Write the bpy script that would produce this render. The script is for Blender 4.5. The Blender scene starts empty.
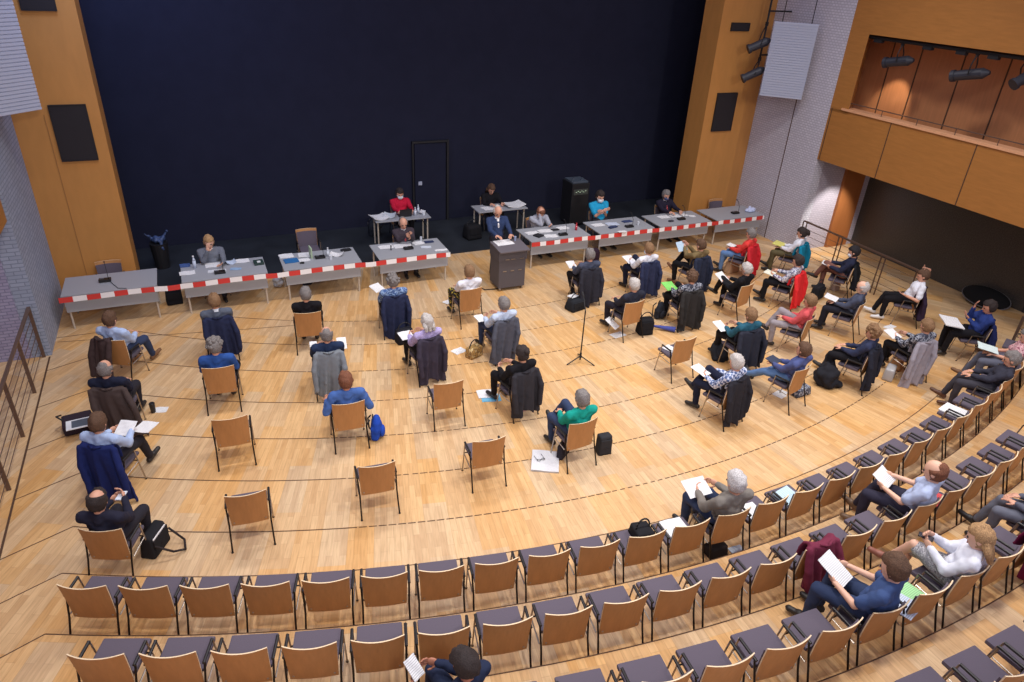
import bpy, bmesh, math, random
from mathutils import Vector, Matrix, noise
random.seed(7)
R = math.radians
sc = bpy.context.scene
COL = sc.collection

# ---------------------------------------------------------------- camera
cd = bpy.data.cameras.new('camera'); cam = bpy.data.objects.new('camera', cd); COL.objects.link(cam)
cd.sensor_width = 36.0; cd.lens = 695.0 / 1024 * 36; cd.clip_start = .05; cd.clip_end = 200
cam.matrix_world = Matrix(((0.91259915, 0.15846542, -0.37689719, 0),
                           (-0.40605144, 0.45905946, -0.7901814, 0),
                           (0.0478018, 0.87415852, 0.48328238, 6.8), (0, 0, 0, 1)))
sc.camera = cam
# ---------------------------------------------------------------- world, hall lamps, added front fill, exposure
sc.view_settings.view_transform = 'Standard'; sc.view_settings.look = 'None'
sc.view_settings.gamma = 1; sc.view_settings.use_curve_mapping = False
sc.view_settings.exposure = 0.0
w = bpy.data.worlds.new('hall_air'); sc.world = w; w.use_nodes = True
w.node_tree.nodes['Background'].inputs[0].default_value = (.75, .74, 1.0, 1)
w.node_tree.nodes['Background'].inputs[1].default_value = .66
def area(name, loc, size, power, color, aim=None, spread=180):
    l = bpy.data.lights.new(name, 'AREA'); l.size = size; l.energy = power; l.color = color; l.spread = R(spread)
    o = bpy.data.objects.new(name, l); COL.objects.link(o); o.location = loc
    if aim: o.rotation_euler = (Vector(aim) - Vector(loc)).to_track_quat('-Z', 'Y').to_euler()
    return o
def spot(name, loc, aim, power, color, angle=50, blend=.6, size=.05):
    l = bpy.data.lights.new(name, 'SPOT'); l.energy = power; l.color = color; l.spot_size = R(angle); l.spot_blend = blend; l.shadow_soft_size = size
    o = bpy.data.objects.new(name, l); COL.objects.link(o); o.location = loc
    o.rotation_euler = (Vector(aim) - Vector(loc)).to_track_quat('-Z', 'Y').to_euler(); return o
WARM = (1.0, .95, .88)
for i, (x, y, p) in enumerate([(0, 4.5, 108), (4, 4.5, 122), (8, 4.5, 128), (11.5, 5.5, 100),
                               (0, 10.8, 100), (4, 10.8, 112), (8, 10.8, 122), (11.5, 10.8, 112)]):
    area('hall_ceiling_lamp', (x, y, 9.3), .7, p, WARM, (x, y, 0), 120)
for x in (1, 9): area('added_front_fill', (x, -2, 8.8), .8, 95, WARM, (x + 1, 14, 1.5), 90)  # added fill lights behind the camera, brightening chair backs and walls
area('stage_light_bar', (-1.0, 14.0, 9.2), 1.2, 110, (.35, .5, 1.0), (-.8, 18.5, 6.0), 120)
spot('balcony_spot_beam', (15.15, 12.15, 5.1), (16.0, 12.5, 4.0), 75, (1, .82, .6), 50)
spot('soffit_spot_beam', (15.7, 11.9, 2.45), (15.75, 13.3, .5), 260, (1, .93, .85), 60)

# ---------------------------------------------------------------- materials
def lin(c):
    return tuple((v / 255 / 12.92 if v <= 10 else ((v / 255 + .055) / 1.055) ** 2.4) for v in c)
MATS = {}
def mat(name, c, rough=.6, metal=0.0, bump=0, bscale=60, var=0.0, spec=.5):
    if name in MATS: return MATS[name]
    m = bpy.data.materials.new(name); m.use_nodes = True; nt = m.node_tree; b = nt.nodes['Principled BSDF']
    c = lin(c); b.inputs['Base Color'].default_value = (*c, 1); b.inputs['Roughness'].default_value = rough
    b.inputs['Metallic'].default_value = metal; b.inputs['Specular IOR Level'].default_value = spec
    if bump or var:
        tc = nt.nodes.new('ShaderNodeTexCoord'); n = nt.nodes.new('ShaderNodeTexNoise'); n.inputs['Scale'].default_value = bscale
        n.inputs['Detail'].default_value = 4
        nt.links.new(tc.outputs['Object'], n.inputs['Vector'])
        if bump:
            bp = nt.nodes.new('ShaderNodeBump'); bp.inputs['Strength'].default_value = bump; bp.inputs['Distance'].default_value = .01
            nt.links.new(n.outputs['Fac'], bp.inputs['Height']); nt.links.new(bp.outputs[0], b.inputs['Normal'])
        if var:
            r = nt.nodes.new('ShaderNodeValToRGB'); r.color_ramp.elements[0].position = .35; r.color_ramp.elements[1].position = .65
            r.color_ramp.elements[0].color = (*[v * (1 - var) for v in c], 1); r.color_ramp.elements[1].color = (*[min(1, v * (1 + var)) for v in c], 1)
            nt.links.new(n.outputs['Fac'], r.inputs[0]); nt.links.new(r.outputs[0], b.inputs['Base Color'])
    MATS[name] = m; return m
def fab(c, **k):
    return mat('fabric_%d_%d_%d' % tuple(c), c, .9, bump=.25, bscale=90, spec=.2, **k)
def math_node(nt, op, a, b=None, c=None):
    n = nt.nodes.new('ShaderNodeMath'); n.operation = op
    for i, v in enumerate((a, b, c)):
        if v is None: continue
        if isinstance(v, (int, float)): n.inputs[i].default_value = v
        else: nt.links.new(v, n.inputs[i])
    return n.outputs[0]
def spots_mat(name, base, cols, scale=35):
    """printed fabric: blobs of several colours"""
    m = bpy.data.materials.new(name); m.use_nodes = True; nt = m.node_tree; b = nt.nodes['Principled BSDF']
    b.inputs['Roughness'].default_value = .9
    tc = nt.nodes.new('ShaderNodeTexCoord'); n = nt.nodes.new('ShaderNodeTexNoise'); n.inputs['Scale'].default_value = scale
    r = nt.nodes.new('ShaderNodeValToRGB'); cr = r.color_ramp; cr.interpolation = 'CONSTANT'
    all_c = [base] + cols
    cr.elements[0].position = 0; cr.elements[0].color = (*lin(base), 1)
    cr.elements[1].position = .5; cr.elements[1].color = (*lin(cols[0]), 1)
    for i, cc in enumerate(cols[1:]):
        e = cr.elements.new(.5 + .08 * (i + 1)); e.color = (*lin(cc), 1)
    nt.links.new(tc.outputs['Object'], n.inputs['Vector']); nt.links.new(n.outputs['Fac'], r.inputs[0]); nt.links.new(r.outputs[0], b.inputs['Base Color'])
    MATS[name] = m; return m
def check_mat(name, c1, c2, scale=14):
    m = bpy.data.materials.new(name); m.use_nodes = True; nt = m.node_tree; b = nt.nodes['Principled BSDF']; b.inputs['Roughness'].default_value = .9
    tc = nt.nodes.new('ShaderNodeTexCoord'); ch = nt.nodes.new('ShaderNodeTexChecker'); ch.inputs['Scale'].default_value = scale
    ch.inputs[1].default_value = (*lin(c1), 1); ch.inputs[2].default_value = (*lin(c2), 1)
    nt.links.new(tc.outputs['Object'], ch.inputs['Vector']); nt.links.new(ch.outputs[0], b.inputs['Base Color']); MATS[name] = m; return m

CX, CY = 6.0, 24.3            # centre of the concentric seat rows, behind the stage
def floor_mat(name, tint=1.0):
    m = bpy.data.materials.new(name); m.use_nodes = True; nt = m.node_tree; b = nt.nodes['Principled BSDF']
    b.inputs['Roughness'].default_value = .42; b.inputs['Specular IOR Level'].default_value = .35
    g = nt.nodes.new('ShaderNodeNewGeometry'); s = nt.nodes.new('ShaderNodeSeparateXYZ'); nt.links.new(g.outputs['Position'], s.inputs[0])
    dx = math_node(nt, 'SUBTRACT', s.outputs[0], CX); dy = math_node(nt, 'SUBTRACT', CY, s.outputs[1])
    r2 = math_node(nt, 'ADD', math_node(nt, 'MULTIPLY', dx, dx), math_node(nt, 'MULTIPLY', dy, dy))
    r = math_node(nt, 'SQRT', r2); a = math_node(nt, 'MULTIPLY', math_node(nt, 'ARCTAN2', dx, dy), 18.0)
    cb = nt.nodes.new('ShaderNodeCombineXYZ'); nt.links.new(math_node(nt, 'ADD', r, .14), cb.inputs[0]); nt.links.new(math_node(nt, 'ADD', a, 40.0), cb.inputs[1])
    br = nt.nodes.new('ShaderNodeTexBrick'); nt.links.new(cb.outputs[0], br.inputs['Vector'])
    br.inputs['Color1'].default_value = (*lin((228, 190, 138)), 1); br.inputs['Color2'].default_value = (*lin((194, 148, 94)), 1)
    br.inputs['Mortar'].default_value = (*lin((190, 146, 98)), 1); br.inputs['Scale'].default_value = 1
    br.inputs['Mortar Size'].default_value = .003; br.inputs['Bias'].default_value = -.1
    br.inputs['Brick Width'].default_value = .5; br.inputs['Row Height'].default_value = .085; br.offset = .5
    # broad patches where boards of another batch lie
    rp = nt.nodes.new('ShaderNodeTexBrick'); nt.links.new(cb.outputs[0], rp.inputs['Vector']); rp.offset = .33; rp.inputs['Scale'].default_value = 1
    rp.inputs['Color1'].default_value = (*lin((224, 168, 98)), 1); rp.inputs['Color2'].default_value = (*lin((206, 190, 168)), 1); rp.inputs['Mortar'].default_value = (*lin((206, 170, 124)), 1)
    rp.inputs['Mortar Size'].default_value = .002; rp.inputs['Brick Width'].default_value = 1.0; rp.inputs['Row Height'].default_value = .34
    mx = nt.nodes.new('ShaderNodeMix'); mx.data_type = 'RGBA'; mx.inputs[0].default_value = .45
    nt.links.new(br.outputs['Color'], mx.inputs[6]); nt.links.new(rp.outputs[0], mx.inputs[7])
    gr = nt.nodes.new('ShaderNodeTexNoise'); gr.inputs['Scale'].default_value = 6; gr.inputs['Detail'].default_value = 6
    sv = nt.nodes.new('ShaderNodeVectorMath'); sv.operation = 'MULTIPLY'; sv.inputs[1].default_value = (.6, 7, 1)
    nt.links.new(cb.outputs[0], sv.inputs[0]); nt.links.new(sv.outputs[0], gr.inputs['Vector'])
    mg = nt.nodes.new('ShaderNodeMix'); mg.data_type = 'RGBA'; mg.blend_type = 'MULTIPLY'; mg.inputs[0].default_value = .45
    gp = nt.nodes.new('ShaderNodeValToRGB'); gp.color_ramp.elements[0].position = .3; gp.color_ramp.elements[1].position = .6
    gp.color_ramp.elements[0].color = (.62, .56, .48, 1); gp.color_ramp.elements[1].color = (1, 1, 1, 1)
    nt.links.new(gr.outputs['Fac'], gp.inputs[0]); nt.links.new(mx.outputs[2], mg.inputs[6]); nt.links.new(gp.outputs[0], mg.inputs[7])
    nt.links.new(mg.outputs[2], b.inputs['Base Color'])
    return m
def wood_mat(name, c, dark=.82, stretch=(1, 1, 12), rough=.5):
    m = bpy.data.materials.new(name); m.use_nodes = True; nt = m.node_tree; b = nt.nodes['Principled BSDF']
    b.inputs['Roughness'].default_value = rough; b.inputs['Specular IOR Level'].default_value = .3
    tc = nt.nodes.new('ShaderNodeTexCoord'); mp = nt.nodes.new('ShaderNodeMapping'); mp.inputs['Scale'].default_value = stretch
    n = nt.nodes.new('ShaderNodeTexNoise'); n.inputs['Scale'].default_value = 3; n.inputs['Detail'].default_value = 6; n.inputs['Distortion'].default_value = .4
    nt.links.new(tc.outputs['Object'], mp.inputs[0]); nt.links.new(mp.outputs[0], n.inputs['Vector'])
    r = nt.nodes.new('ShaderNodeValToRGB'); r.color_ramp.elements[0].position = .3; r.color_ramp.elements[1].position = .7
    c = lin(c); r.color_ramp.elements[0].color = (*[v * dark for v in c], 1); r.color_ramp.elements[1].color = (*c, 1)
    nt.links.new(n.outputs['Fac'], r.inputs[0]); nt.links.new(r.outputs[0], b.inputs['Base Color']); MATS[name] = m; return m
def block_mat(name, c1, c2, mortar, bw, rh, size, bump=.3, axis='X'):
    """wall of blocks or slats; axis is the horizontal direction of the wall"""
    m = bpy.data.materials.new(name); m.use_nodes = True; nt = m.node_tree; b = nt.nodes['Principled BSDF']; b.inputs['Roughness'].default_value = .8
    g = nt.nodes.new('ShaderNodeNewGeometry'); s = nt.nodes.new('ShaderNodeSeparateXYZ'); nt.links.new(g.outputs['Position'], s.inputs[0])
    cb = nt.nodes.new('ShaderNodeCombineXYZ')
    nt.links.new(math_node(nt, 'ADD', math_node(nt, 'ADD', s.outputs[0], s.outputs[1]), 50.0), cb.inputs[0]); nt.links.new(s.outputs[2], cb.inputs[1])
    br = nt.nodes.new('ShaderNodeTexBrick'); nt.links.new(cb.outputs[0], br.inputs['Vector'])
    br.inputs['Color1'].default_value = (*lin(c1), 1); br.inputs['Color2'].default_value = (*lin(c2), 1); br.inputs['Mortar'].default_value = (*lin(mortar), 1)
    br.inputs['Scale'].default_value = 1; br.inputs['Brick Width'].default_value = bw; br.inputs['Row Height'].default_value = rh; br.inputs['Mortar Size'].default_value = size
    bp = nt.nodes.new('ShaderNodeBump'); bp.inputs['Strength'].default_value = bump; bp.inputs['Distance'].default_value = .015; bp.invert = True
    nt.links.new(br.outputs['Fac'], bp.inputs['Height']); nt.links.new(bp.outputs[0], b.inputs['Normal'])
    nt.links.new(br.outputs['Color'], b.inputs['Base Color']); MATS[name] = m; return m

M_FLOOR = floor_mat('parquet')
M_PLY = wood_mat('pillar_plywood', (196, 138, 74), .9, (2, 2, .6))
M_BALC = wood_mat('balcony_veneer', (176, 120, 62), .86, (1, 1, 8))
M_RECESS = wood_mat('recess_veneer', (200, 136, 92), .86, (2, 6, .6))
M_CHAIR = wood_mat('chair_plywood', (186, 134, 84), .88, (8, 8, 1.5))
M_EDGE = mat('plywood_edge', (232, 208, 172), .6)
M_SEAT = fab((98, 90, 102))
M_BLACKM = mat('black_steel', (38, 33, 32), .35, .6)
M_CHROME = mat('satin_steel', (170, 160, 150), .3, .9)
M_PAD = mat('black_plastic', (28, 25, 27), .45)
M_STAGE = mat('stage_black_cloth', (38, 40, 56), .95, var=.05, bscale=3, spec=.1)
M_BLACKFLOOR = mat('stage_floor_black', (38, 42, 48), .55, var=.25, bscale=1.2)
M_DARKWALL = mat('glossy_black_panel', (64, 60, 56), .4, bump=.5, bscale=35, var=.3)
M_GREY_X = block_mat('grey_blocks_facing_hall', (190, 184, 196), (180, 174, 188), (164, 158, 172), .11, .055, .008, axis='X')
M_GREY_Y = block_mat('grey_blocks_side', (208, 206, 216), (194, 192, 204), (174, 172, 184), .10, .06, .010, axis='Y')
M_GREY_L = block_mat('blue_grey_blocks_left', (160, 170, 190), (148, 158, 178), (128, 136, 154), .22, .07, .008, axis='Y')
M_LILAC = block_mat('lilac_blocks_left', (166, 162, 188), (154, 150, 178), (130, 126, 152), .15, .06, .008, axis='X')
M_RIB = mat('white_ribbed_reflector', (176, 182, 200), .7)
M_TABLE = mat('grey_laminate', (158, 160, 166), .5)
M_TLEG = mat('pale_table_leg', (196, 186, 172), .5, .2)
M_PAPER = mat('paper_white', (240, 240, 242), .8)
M_RED = mat('tape_red', (206, 58, 52), .5); M_WHITE = mat('tape_white', (240, 236, 236), .5)
M_BLACK = mat('matt_black', (24, 24, 28), .6)
M_MOUTH = mat('lip', (150, 80, 76), .6); M_EYE = mat('eye_dark', (40, 32, 30), .3)
M_MASK = mat('mask_pale', (225, 232, 240), .8); M_MASKB = mat('mask_blue', (70, 80, 120), .8)

# ---------------------------------------------------------------- mesh helpers
def T(loc=(0, 0, 0), rz=0, rx=0, ry=0):
    return Matrix.Translation(loc) @ Matrix.Rotation(rz, 4, 'Z') @ Matrix.Rotation(rx, 4, 'X') @ Matrix.Rotation(ry, 4, 'Y')
def box(bm, c, s, M=None, mi=0, bevel=0):
    r = bmesh.ops.create_cube(bm, size=1, matrix=(M or Matrix()) @ Matrix.Translation(c) @ Matrix.Diagonal((*s, 1)))
    fs = {f for v in r['verts'] for f in v.link_faces}
    if bevel:
        es = list({e for v in r['verts'] for e in v.link_edges})
        q = bmesh.ops.bevel(bm, geom=es, offset=bevel, segments=2, affect='EDGES', profile=.7); fs = fs | set(q['faces'])
    for f in fs:
        if f.is_valid: f.material_index = mi
def ell(bm, c, r, M=None, u=16, v=10):
    bmesh.ops.create_uvsphere(bm, u_segments=u, v_segments=v, radius=1, matrix=(M or Matrix()) @ Matrix.Translation(c) @ Matrix.Diagonal((*r, 1)))
def cone(bm, p, q, r0, r1, seg=10, caps=True):
    p, q = Vector(p), Vector(q); d = q - p; L = d.length
    if L < 1e-5: return
    m = Matrix.Translation((p + q) / 2) @ d.to_track_quat('Z', 'Y').to_matrix().to_4x4()
    bmesh.ops.create_cone(bm, cap_ends=caps, segments=seg, radius1=r0, radius2=r1, depth=L, matrix=m)
def cap(bm, p, q, r0, r1, seg=12):
    cone(bm, p, q, r0, r1, seg)
    for c, r in ((p, r0), (q, r1)): ell(bm, c, (r, r, r), u=seg, v=8)
def tube(bm, pts, r, seg=8):
    pts = [Vector(p) for p in pts]
    for a, b in zip(pts, pts[1:]): cone(bm, a, b, r, r, seg)
    for p in pts[1:-1]: ell(bm, p, (r, r, r), u=seg, v=6)
def prism(bm, poly, z0, z1, mi=0):
    lo = [bm.verts.new((x, y, z0)) for x, y in poly]; hi = [bm.verts.new((x, y, z1)) for x, y in poly]
    n = len(poly); fs = [bm.faces.new(hi), bm.faces.new(lo[::-1])]
    for i in range(n): fs.append(bm.faces.new((lo[i], lo[(i + 1) % n], hi[(i + 1) % n], hi[i])))
    for f in fs: f.material_index = mi
    bmesh.ops.recalc_face_normals(bm, faces=fs)
WORK = bpy.data.scenes.new('workbench')
def smooth(me, on=True):
    for p in me.polygons: p.use_smooth = on
def link(name, me, mats, parent=None, loc=None, rz=0):
    me.name = name
    for m in (mats if isinstance(mats, (list, tuple)) else [mats]): me.materials.append(m)
    o = bpy.data.objects.new(name, me); COL.objects.link(o)
    if parent: o.parent = parent
    if loc is not None: o.location = loc; o.rotation_euler = (0, 0, rz)
    return o
def obj(name, bm, mats, parent=None, sm=False, loc=None, rz=0):
    me = bpy.data.meshes.new(name); bm.to_mesh(me); bm.free(); smooth(me, sm); return link(name, me, mats, parent, loc, rz)
def remesh(bm, vox, it=2, fold=0, fscale=9):
    me = bpy.data.meshes.new('tmp'); bm.to_mesh(me); bm.free()
    o = bpy.data.objects.new('tmp', me); WORK.collection.objects.link(o)
    md = o.modifiers.new('r', 'REMESH'); md.mode = 'VOXEL'; md.voxel_size = vox
    WORK.view_layers[0].update(); dg = WORK.view_layers[0].depsgraph; ev = o.evaluated_get(dg)
    res = bpy.data.meshes.new_from_object(ev); bpy.data.objects.remove(o); bpy.data.meshes.remove(me)
    b = bmesh.new(); b.from_mesh(res); bpy.data.meshes.remove(res)
    for _ in range(it): bmesh.ops.smooth_vert(b, verts=b.verts, factor=.5, use_axis_x=True, use_axis_y=True, use_axis_z=True)
    if fold:
        b.normal_update()
        for v in b.verts:
            p = v.co * fscale; v.co += v.normal * fold * noise.noise(p)
    return b
def tag(o, label=None, cat=None, group=None, kind=None):
    if label: o['label'] = label
    if cat: o['category'] = cat
    if group: o['group'] = group
    if kind: o['kind'] = kind
    return o
def thing(name, loc, rz, label, cat, group=None):
    o = bpy.data.objects.new(name, None); COL.objects.link(o); o.empty_display_size = .1
    o.location = loc; o.rotation_euler = (0, 0, rz); return tag(o, label, cat, group)
def struct(name, bm, mats, sm=False):
    return tag(obj(name, bm, mats, sm=sm), kind='structure')
def kids(o): return [c for c in bpy.data.objects if c.parent == o]
def dup(o, loc, rz, label, group=None, cache={}):
    if o.name not in cache:
        cache[o.name] = [(c, kids(c)) for c in kids(o)]
    r = o.copy(); COL.objects.link(r); r.location = loc; r.rotation_euler = (0, 0, rz); r['label'] = label
    if group: r['group'] = group
    elif 'group' in r.keys(): del r['group']
    for ch, gs in cache[o.name]:
        c = ch.copy(); COL.objects.link(c); c.parent = r
        for g in gs:
            d = g.copy(); COL.objects.link(d); d.parent = c
    return r

# ---------------------------------------------------------------- the hall
# concentric boards end in a straight kinked stretch near the left wall
def ring(Rr, phi1=.75, n=70, xl=-2.96):
    phi0 = -math.asin(min(.99, (6.0 + 2.2) / Rr)); pts = []
    for i in range(n + 1):
        p = phi0 + (phi1 - phi0) * i / n; pts.append((CX + Rr * math.sin(p), CY - Rr * math.cos(p)))
    x0, y0 = pts[0]
    return [(xl, y0 - .42 * (x0 - xl))] + pts
bm = bmesh.new(); prism(bm, [(-9, -3), (20, -3), (20, 15.88), (-9, 15.88)], -.3, 0); struct('floor', bm, M_FLOOR)
bm = bmesh.new(); prism(bm, [(-4, 15.88), (18, 15.88), (18, 19), (-4, 19)], -.3, 0.004); struct('floor_stage', bm, M_BLACKFLOOR)
TIER = [(18.76, .15), (19.76, .38), (20.73, .61), (21.75, .84)]
for k, (rr, h) in enumerate(TIER):
    bm = bmesh.new(); a = ring(rr, .80, xl=-9)
    poly = a + [(a[-1][0], -3), (-9, -3)]
    prism(bm, poly, -.2, h); struct('floor_tier', bm, M_FLOOR)
def strip(name, pts, wd, z, dash=None):
    bm = bmesh.new(); acc = 0
    dense = []
    for a, b in zip(pts, pts[1:]):
        L = math.dist(a, b); n = max(1, int(L / .026))
        for i in range(n): dense.append((a[0] + (b[0] - a[0]) * i / n, a[1] + (b[1] - a[1]) * i / n))
    dense.append(pts[-1])
    for a, b in zip(dense, dense[1:]):
        L = math.dist(a, b)
        if L < 1e-4: continue
        acc += L
        if dash and (a[0] > 1.2) and (acc % (dash + .03)) > dash: continue
        nx, ny = -(b[1] - a[1]) / L * wd / 2, (b[0] - a[0]) / L * wd / 2
        bm.faces.new([bm.verts.new(p) for p in ((a[0] - nx, a[1] - ny, z), (b[0] - nx, b[1] - ny, z), (b[0] + nx, b[1] + ny, z), (a[0] + nx, a[1] + ny, z))])
    bmesh.ops.recalc_face_normals(bm, faces=bm.faces)
    struct(name, bm, M_SEAM)
M_SEAM = mat('lift_gap_dark', (84, 58, 40), .8); 
for k, rr in enumerate([11.85, 12.85, 13.85, 14.85, 15.86, 16.86, 17.88]):
    pts = [p for p in ring(rr) if p[0] < 14.5 and p[1] < 14.2]
    strip('trim_%d' % (k + 1), pts, .016, .003, dash=.1)
for k, (rr, h) in enumerate(TIER):
    strip('trim_%d' % (k + 20), ring(rr + .008, .8, xl=-9), .014, h + .002)
strip('trim_8', [(-2.97, -3), (-2.97, 13.35)], .03, .0035)
strip('trim_9', [(-2.9, 13.9), (.5, 13.3), (1.5, 13.15)], .012, .0045)

def wall(name, x0, y0, x1, y1, z0, z1, t, m):
    """vertical slab whose visible face runs from (x0,y0) to (x1,y1); the thickness lies to the left of that direction"""
    d = Vector((x1 - x0, y1 - y0)); n = Vector((-d.y, d.x)).normalized() * t
    bm = bmesh.new(); prism(bm, [(x0, y0), (x1, y1), (x1 + n.x, y1 + n.y), (x0 + n.x, y0 + n.y)], z0, z1); return struct(name, bm, m)
wall('wall_back', -4, 18.5, 16, 18.5, 0, 9.6, .2, M_STAGE)
wall('wall_stage_left', -1.6, 16.55, -4, 18.6, 0, 9.6, -.1, M_STAGE)
wall('wall_stage_right', 15.3, 18.5, 13.1, 16.5, 0, 9.6, .1, M_STAGE)
# stage door
bm = bmesh.new(); box(bm, (5.99, 18.46, 1.12), (.9, .05, 2.22), bevel=.006); door = struct('door_1', bm, M_STAGE)
bm = bmesh.new()
box(bm, (6.49, 18.45, 1.15), (.06, .09, 2.3)); box(bm, (5.49, 18.45, 1.15), (.04, .06, 2.3)); box(bm, (5.99, 18.45, 2.27), (1.04, .08, .05)); obj('door_frame', bm, M_BLACK, door)
bm = bmesh.new(); box(bm, (5.68, 18.415, 1.14), (.1, .02, .1)); obj('lock_plate', bm, M_RIB, door)
# proscenium pillars
bm = bmesh.new(); prism(bm, [(-2.95, 15.75), (-1.49, 15.75), (-1.49, 16.5), (-2.95, 16.5)], 0, 9.6)
box(bm, (-2.42, 15.745, 1.9), (.01, .012, 3.8), mi=1); struct('wall_pillar_left', bm, [M_PLY, mat('panel_joint', (160, 112, 60))])
bm = bmesh.new(); prism(bm, [(12.98, 15.75), (14.32, 15.75), (14.84, 15.87), (14.84, 16.5), (12.98, 16.5)], 0, 9.6); struct('wall_pillar_right', bm, M_PLY)
# side walls beside the stage
wall('wall_left', -2.94, 13.4, -2.94, 15.75, 0, 9.6, .3, M_GREY_L)
wall('wall_left_hall', -9, 13.4, -3.24, 13.4, 0, 9.6, .1, M_LILAC)
wall('wall_left_balcony', -2.96, -2, -2.96, 13.32, 2.6, 4.0, .2, M_BALC)
wall('wall_left_outer', -6.5, -3, -6.5, 13.4, 0, 9.6, .2, M_LILAC)
wall('wall_right', 14.84, 15.87, 14.84, 13.27, 0, 9.6, .3, M_GREY_Y)
strip_bm = bmesh.new(); box(strip_bm, (14.835, 14.42, 2.6), (.012, .02, 5.2)); struct('trim_10', strip_bm, M_SEAM)
wall('wall_right_recess', 15.14, 13.3, 16.05, 13.3, 0, 2.6, .15, M_GREY_X)
wall('wall_right_column', 16.02, 13.22, 16.78, 13.22, 0, 2.6, .2, wood_mat('column_veneer', (166, 104, 58), .88, (4, 4, .6)))
wall('wall_right_strip', 16.78, 13.25, 17.0, 13.25, 0, 2.6, .2, M_GREY_X)
bm = bmesh.new(); prism(bm, [(17.0, 13.25), (17.0, -3), (17.2, -3), (17.2, 13.25)], 0, 9.6)
for y in (8.25, 3.2): box(bm, (16.995, y, 1.3), (.012, .025, 2.6), mi=1)
struct('wall_right_dark', bm, [M_DARKWALL, M_BLACK])
# balcony box on the right: parapet, deck, lamp recess, upper wall
bm = bmesh.new(); box(bm, (14.94, 5.135, 3.22), (.2, 16.27, 1.3))
for y in (13.2, 11.43, 9.31, 7.2, 5.1): box(bm, (14.838, y, 3.22), (.01, .022, 1.3), mi=1)
struct('wall_right_parapet', bm, [M_BALC, M_SEAM])
bm = bmesh.new(); box(bm, (14.98, 4.95, 3.9), (.34, 15.9, .05)); struct('trim_11', bm, wood_mat('parapet_cap', (226, 170, 128), .9))
bm = bmesh.new(); box(bm, (15.95, 5.1, 2.62), (2.2, 16.4, .1)); struct('ceiling_soffit', bm, mat('soffit_grey', (120, 112, 104), .8))
bm = bmesh.new(); box(bm, (16.05, 5.5, 4.7), (.1, 17, 2.1))
for y in (12.87, 12.08, 10.99, 9.96, 8.9, 7.9, 6.9): box(bm, (15.995, y, 4.7), (.012, .03, 2.1), mi=1)
struct('wall_right_lamp_recess', bm, [M_RECESS, M_SEAM])
bm = bmesh.new(); prism(bm, [(14.84, 13.27), (14.84, 12.7), (16.0, 13.6), (16.0, 14.0), (15.2, 13.95)], 3.8, 5.7); struct('wall_right_recess_end', bm, M_BALC)
bm = bmesh.new(); box(bm, (14.94, 5.135, 7.62), (.2, 16.27, 4.0)); box(bm, (15.6, 5.45, 5.72), (1.2, 16.9, .1)); struct('wall_right_upper', bm, M_BALC)
def railing(name, x, ys, ztop, label, lean=0, pair=.0):
    t = thing(name, (x, ys[0], 0), 0, label, 'railing'); X = lambda y, z: (lean * z, y - ys[0], z)
    bm = bmesh.new(); box(bm, (lean * ztop, (ys[-1] - ys[0]) / 2, ztop), (.05, abs(ys[-1] - ys[0]) + .05, .035)); obj('handrail', bm, M_RAIL, t)
    for y in ys:
        for dy in ((-pair, pair) if pair else (0,)):
            bm = bmesh.new(); box(bm, (lean * ztop / 2, y - ys[0] + dy, ztop / 2), (.055 if not pair else .03, .018 if pair else .025, ztop)); obj('post', bm, M_RAIL, t)
    for i in range(5):
        z = .15 + i * .165
        bm = bmesh.new(); cone(bm, X(ys[0], z), X(ys[-1], z), .006, .006, 6); obj('cable', bm, M_RAIL, t)
    return t
M_RAIL = mat('rail_steel_brown', (110, 88, 76), .4, .4)
railing('railing', -3.06, [13.36, 12.1, 10.8, 9.5, 8.2], 1.0, 'brown steel railing with thin cables in front of the lilac left wall')
railing('railing', 14.66, [12.95, 11.73, 10.42, 9.45], 1.0, 'brown steel cable railing before the shiny black wall', pair=.06)
t = thing('railing', (14.66, 7.05, 0), 0, 'short end of dark railing with rungs at the right edge beyond the pink shirted person', 'railing')
for dy in (0, -.7):
    bm = bmesh.new(); box(bm, (0, dy, .5), (.03, .05, 1.0)); obj('post', bm, M_RAIL, t)
for i in range(5):
    bm = bmesh.new(); cone(bm, (0, 0, .2 + i * .18), (0, -1.6, .2 + i * .18), .01, .01, 6); obj('rung', bm, M_RAIL, t)

# acoustic reflectors: slatted boards hung at 45 degrees off both side walls
def reflector(p, q, z0, z1, label):
    p, q = Vector(p), Vector(q); L = (q - p).length; d = q - p
    t = thing('acoustic_reflector', (*((p + q) / 2), z0), math.atan2(d.y, d.x), label, 'reflector')
    bm = bmesh.new(); box(bm, (0, .06, (z1 - z0) / 2), (L, .08, z1 - z0)); n = int((z1 - z0) / .06)
    for i in range(n): box(bm, (0, .013, (i + .5) * (z1 - z0) / n), (L, .016, .045))
    obj('board', bm, M_RIB, t)
    bm = bmesh.new()
    for x in (-L / 3, L / 3): cone(bm, (x, .1, (z1 - z0)), (x, .25, 9.6 - z0), .012, .012, 6)
    obj('hanger', bm, M_BLACKM, t)
reflector((13.86, 14.78), (14.58, 14.02), 3.92, 5.7, 'white ribbed reflector board hung off the grey right wall')
reflector((-2.95, 13.96), (-2.25, 14.64), 4.1, 9.0, 'bluish white ribbed reflector board at the upper left corner')
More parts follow.
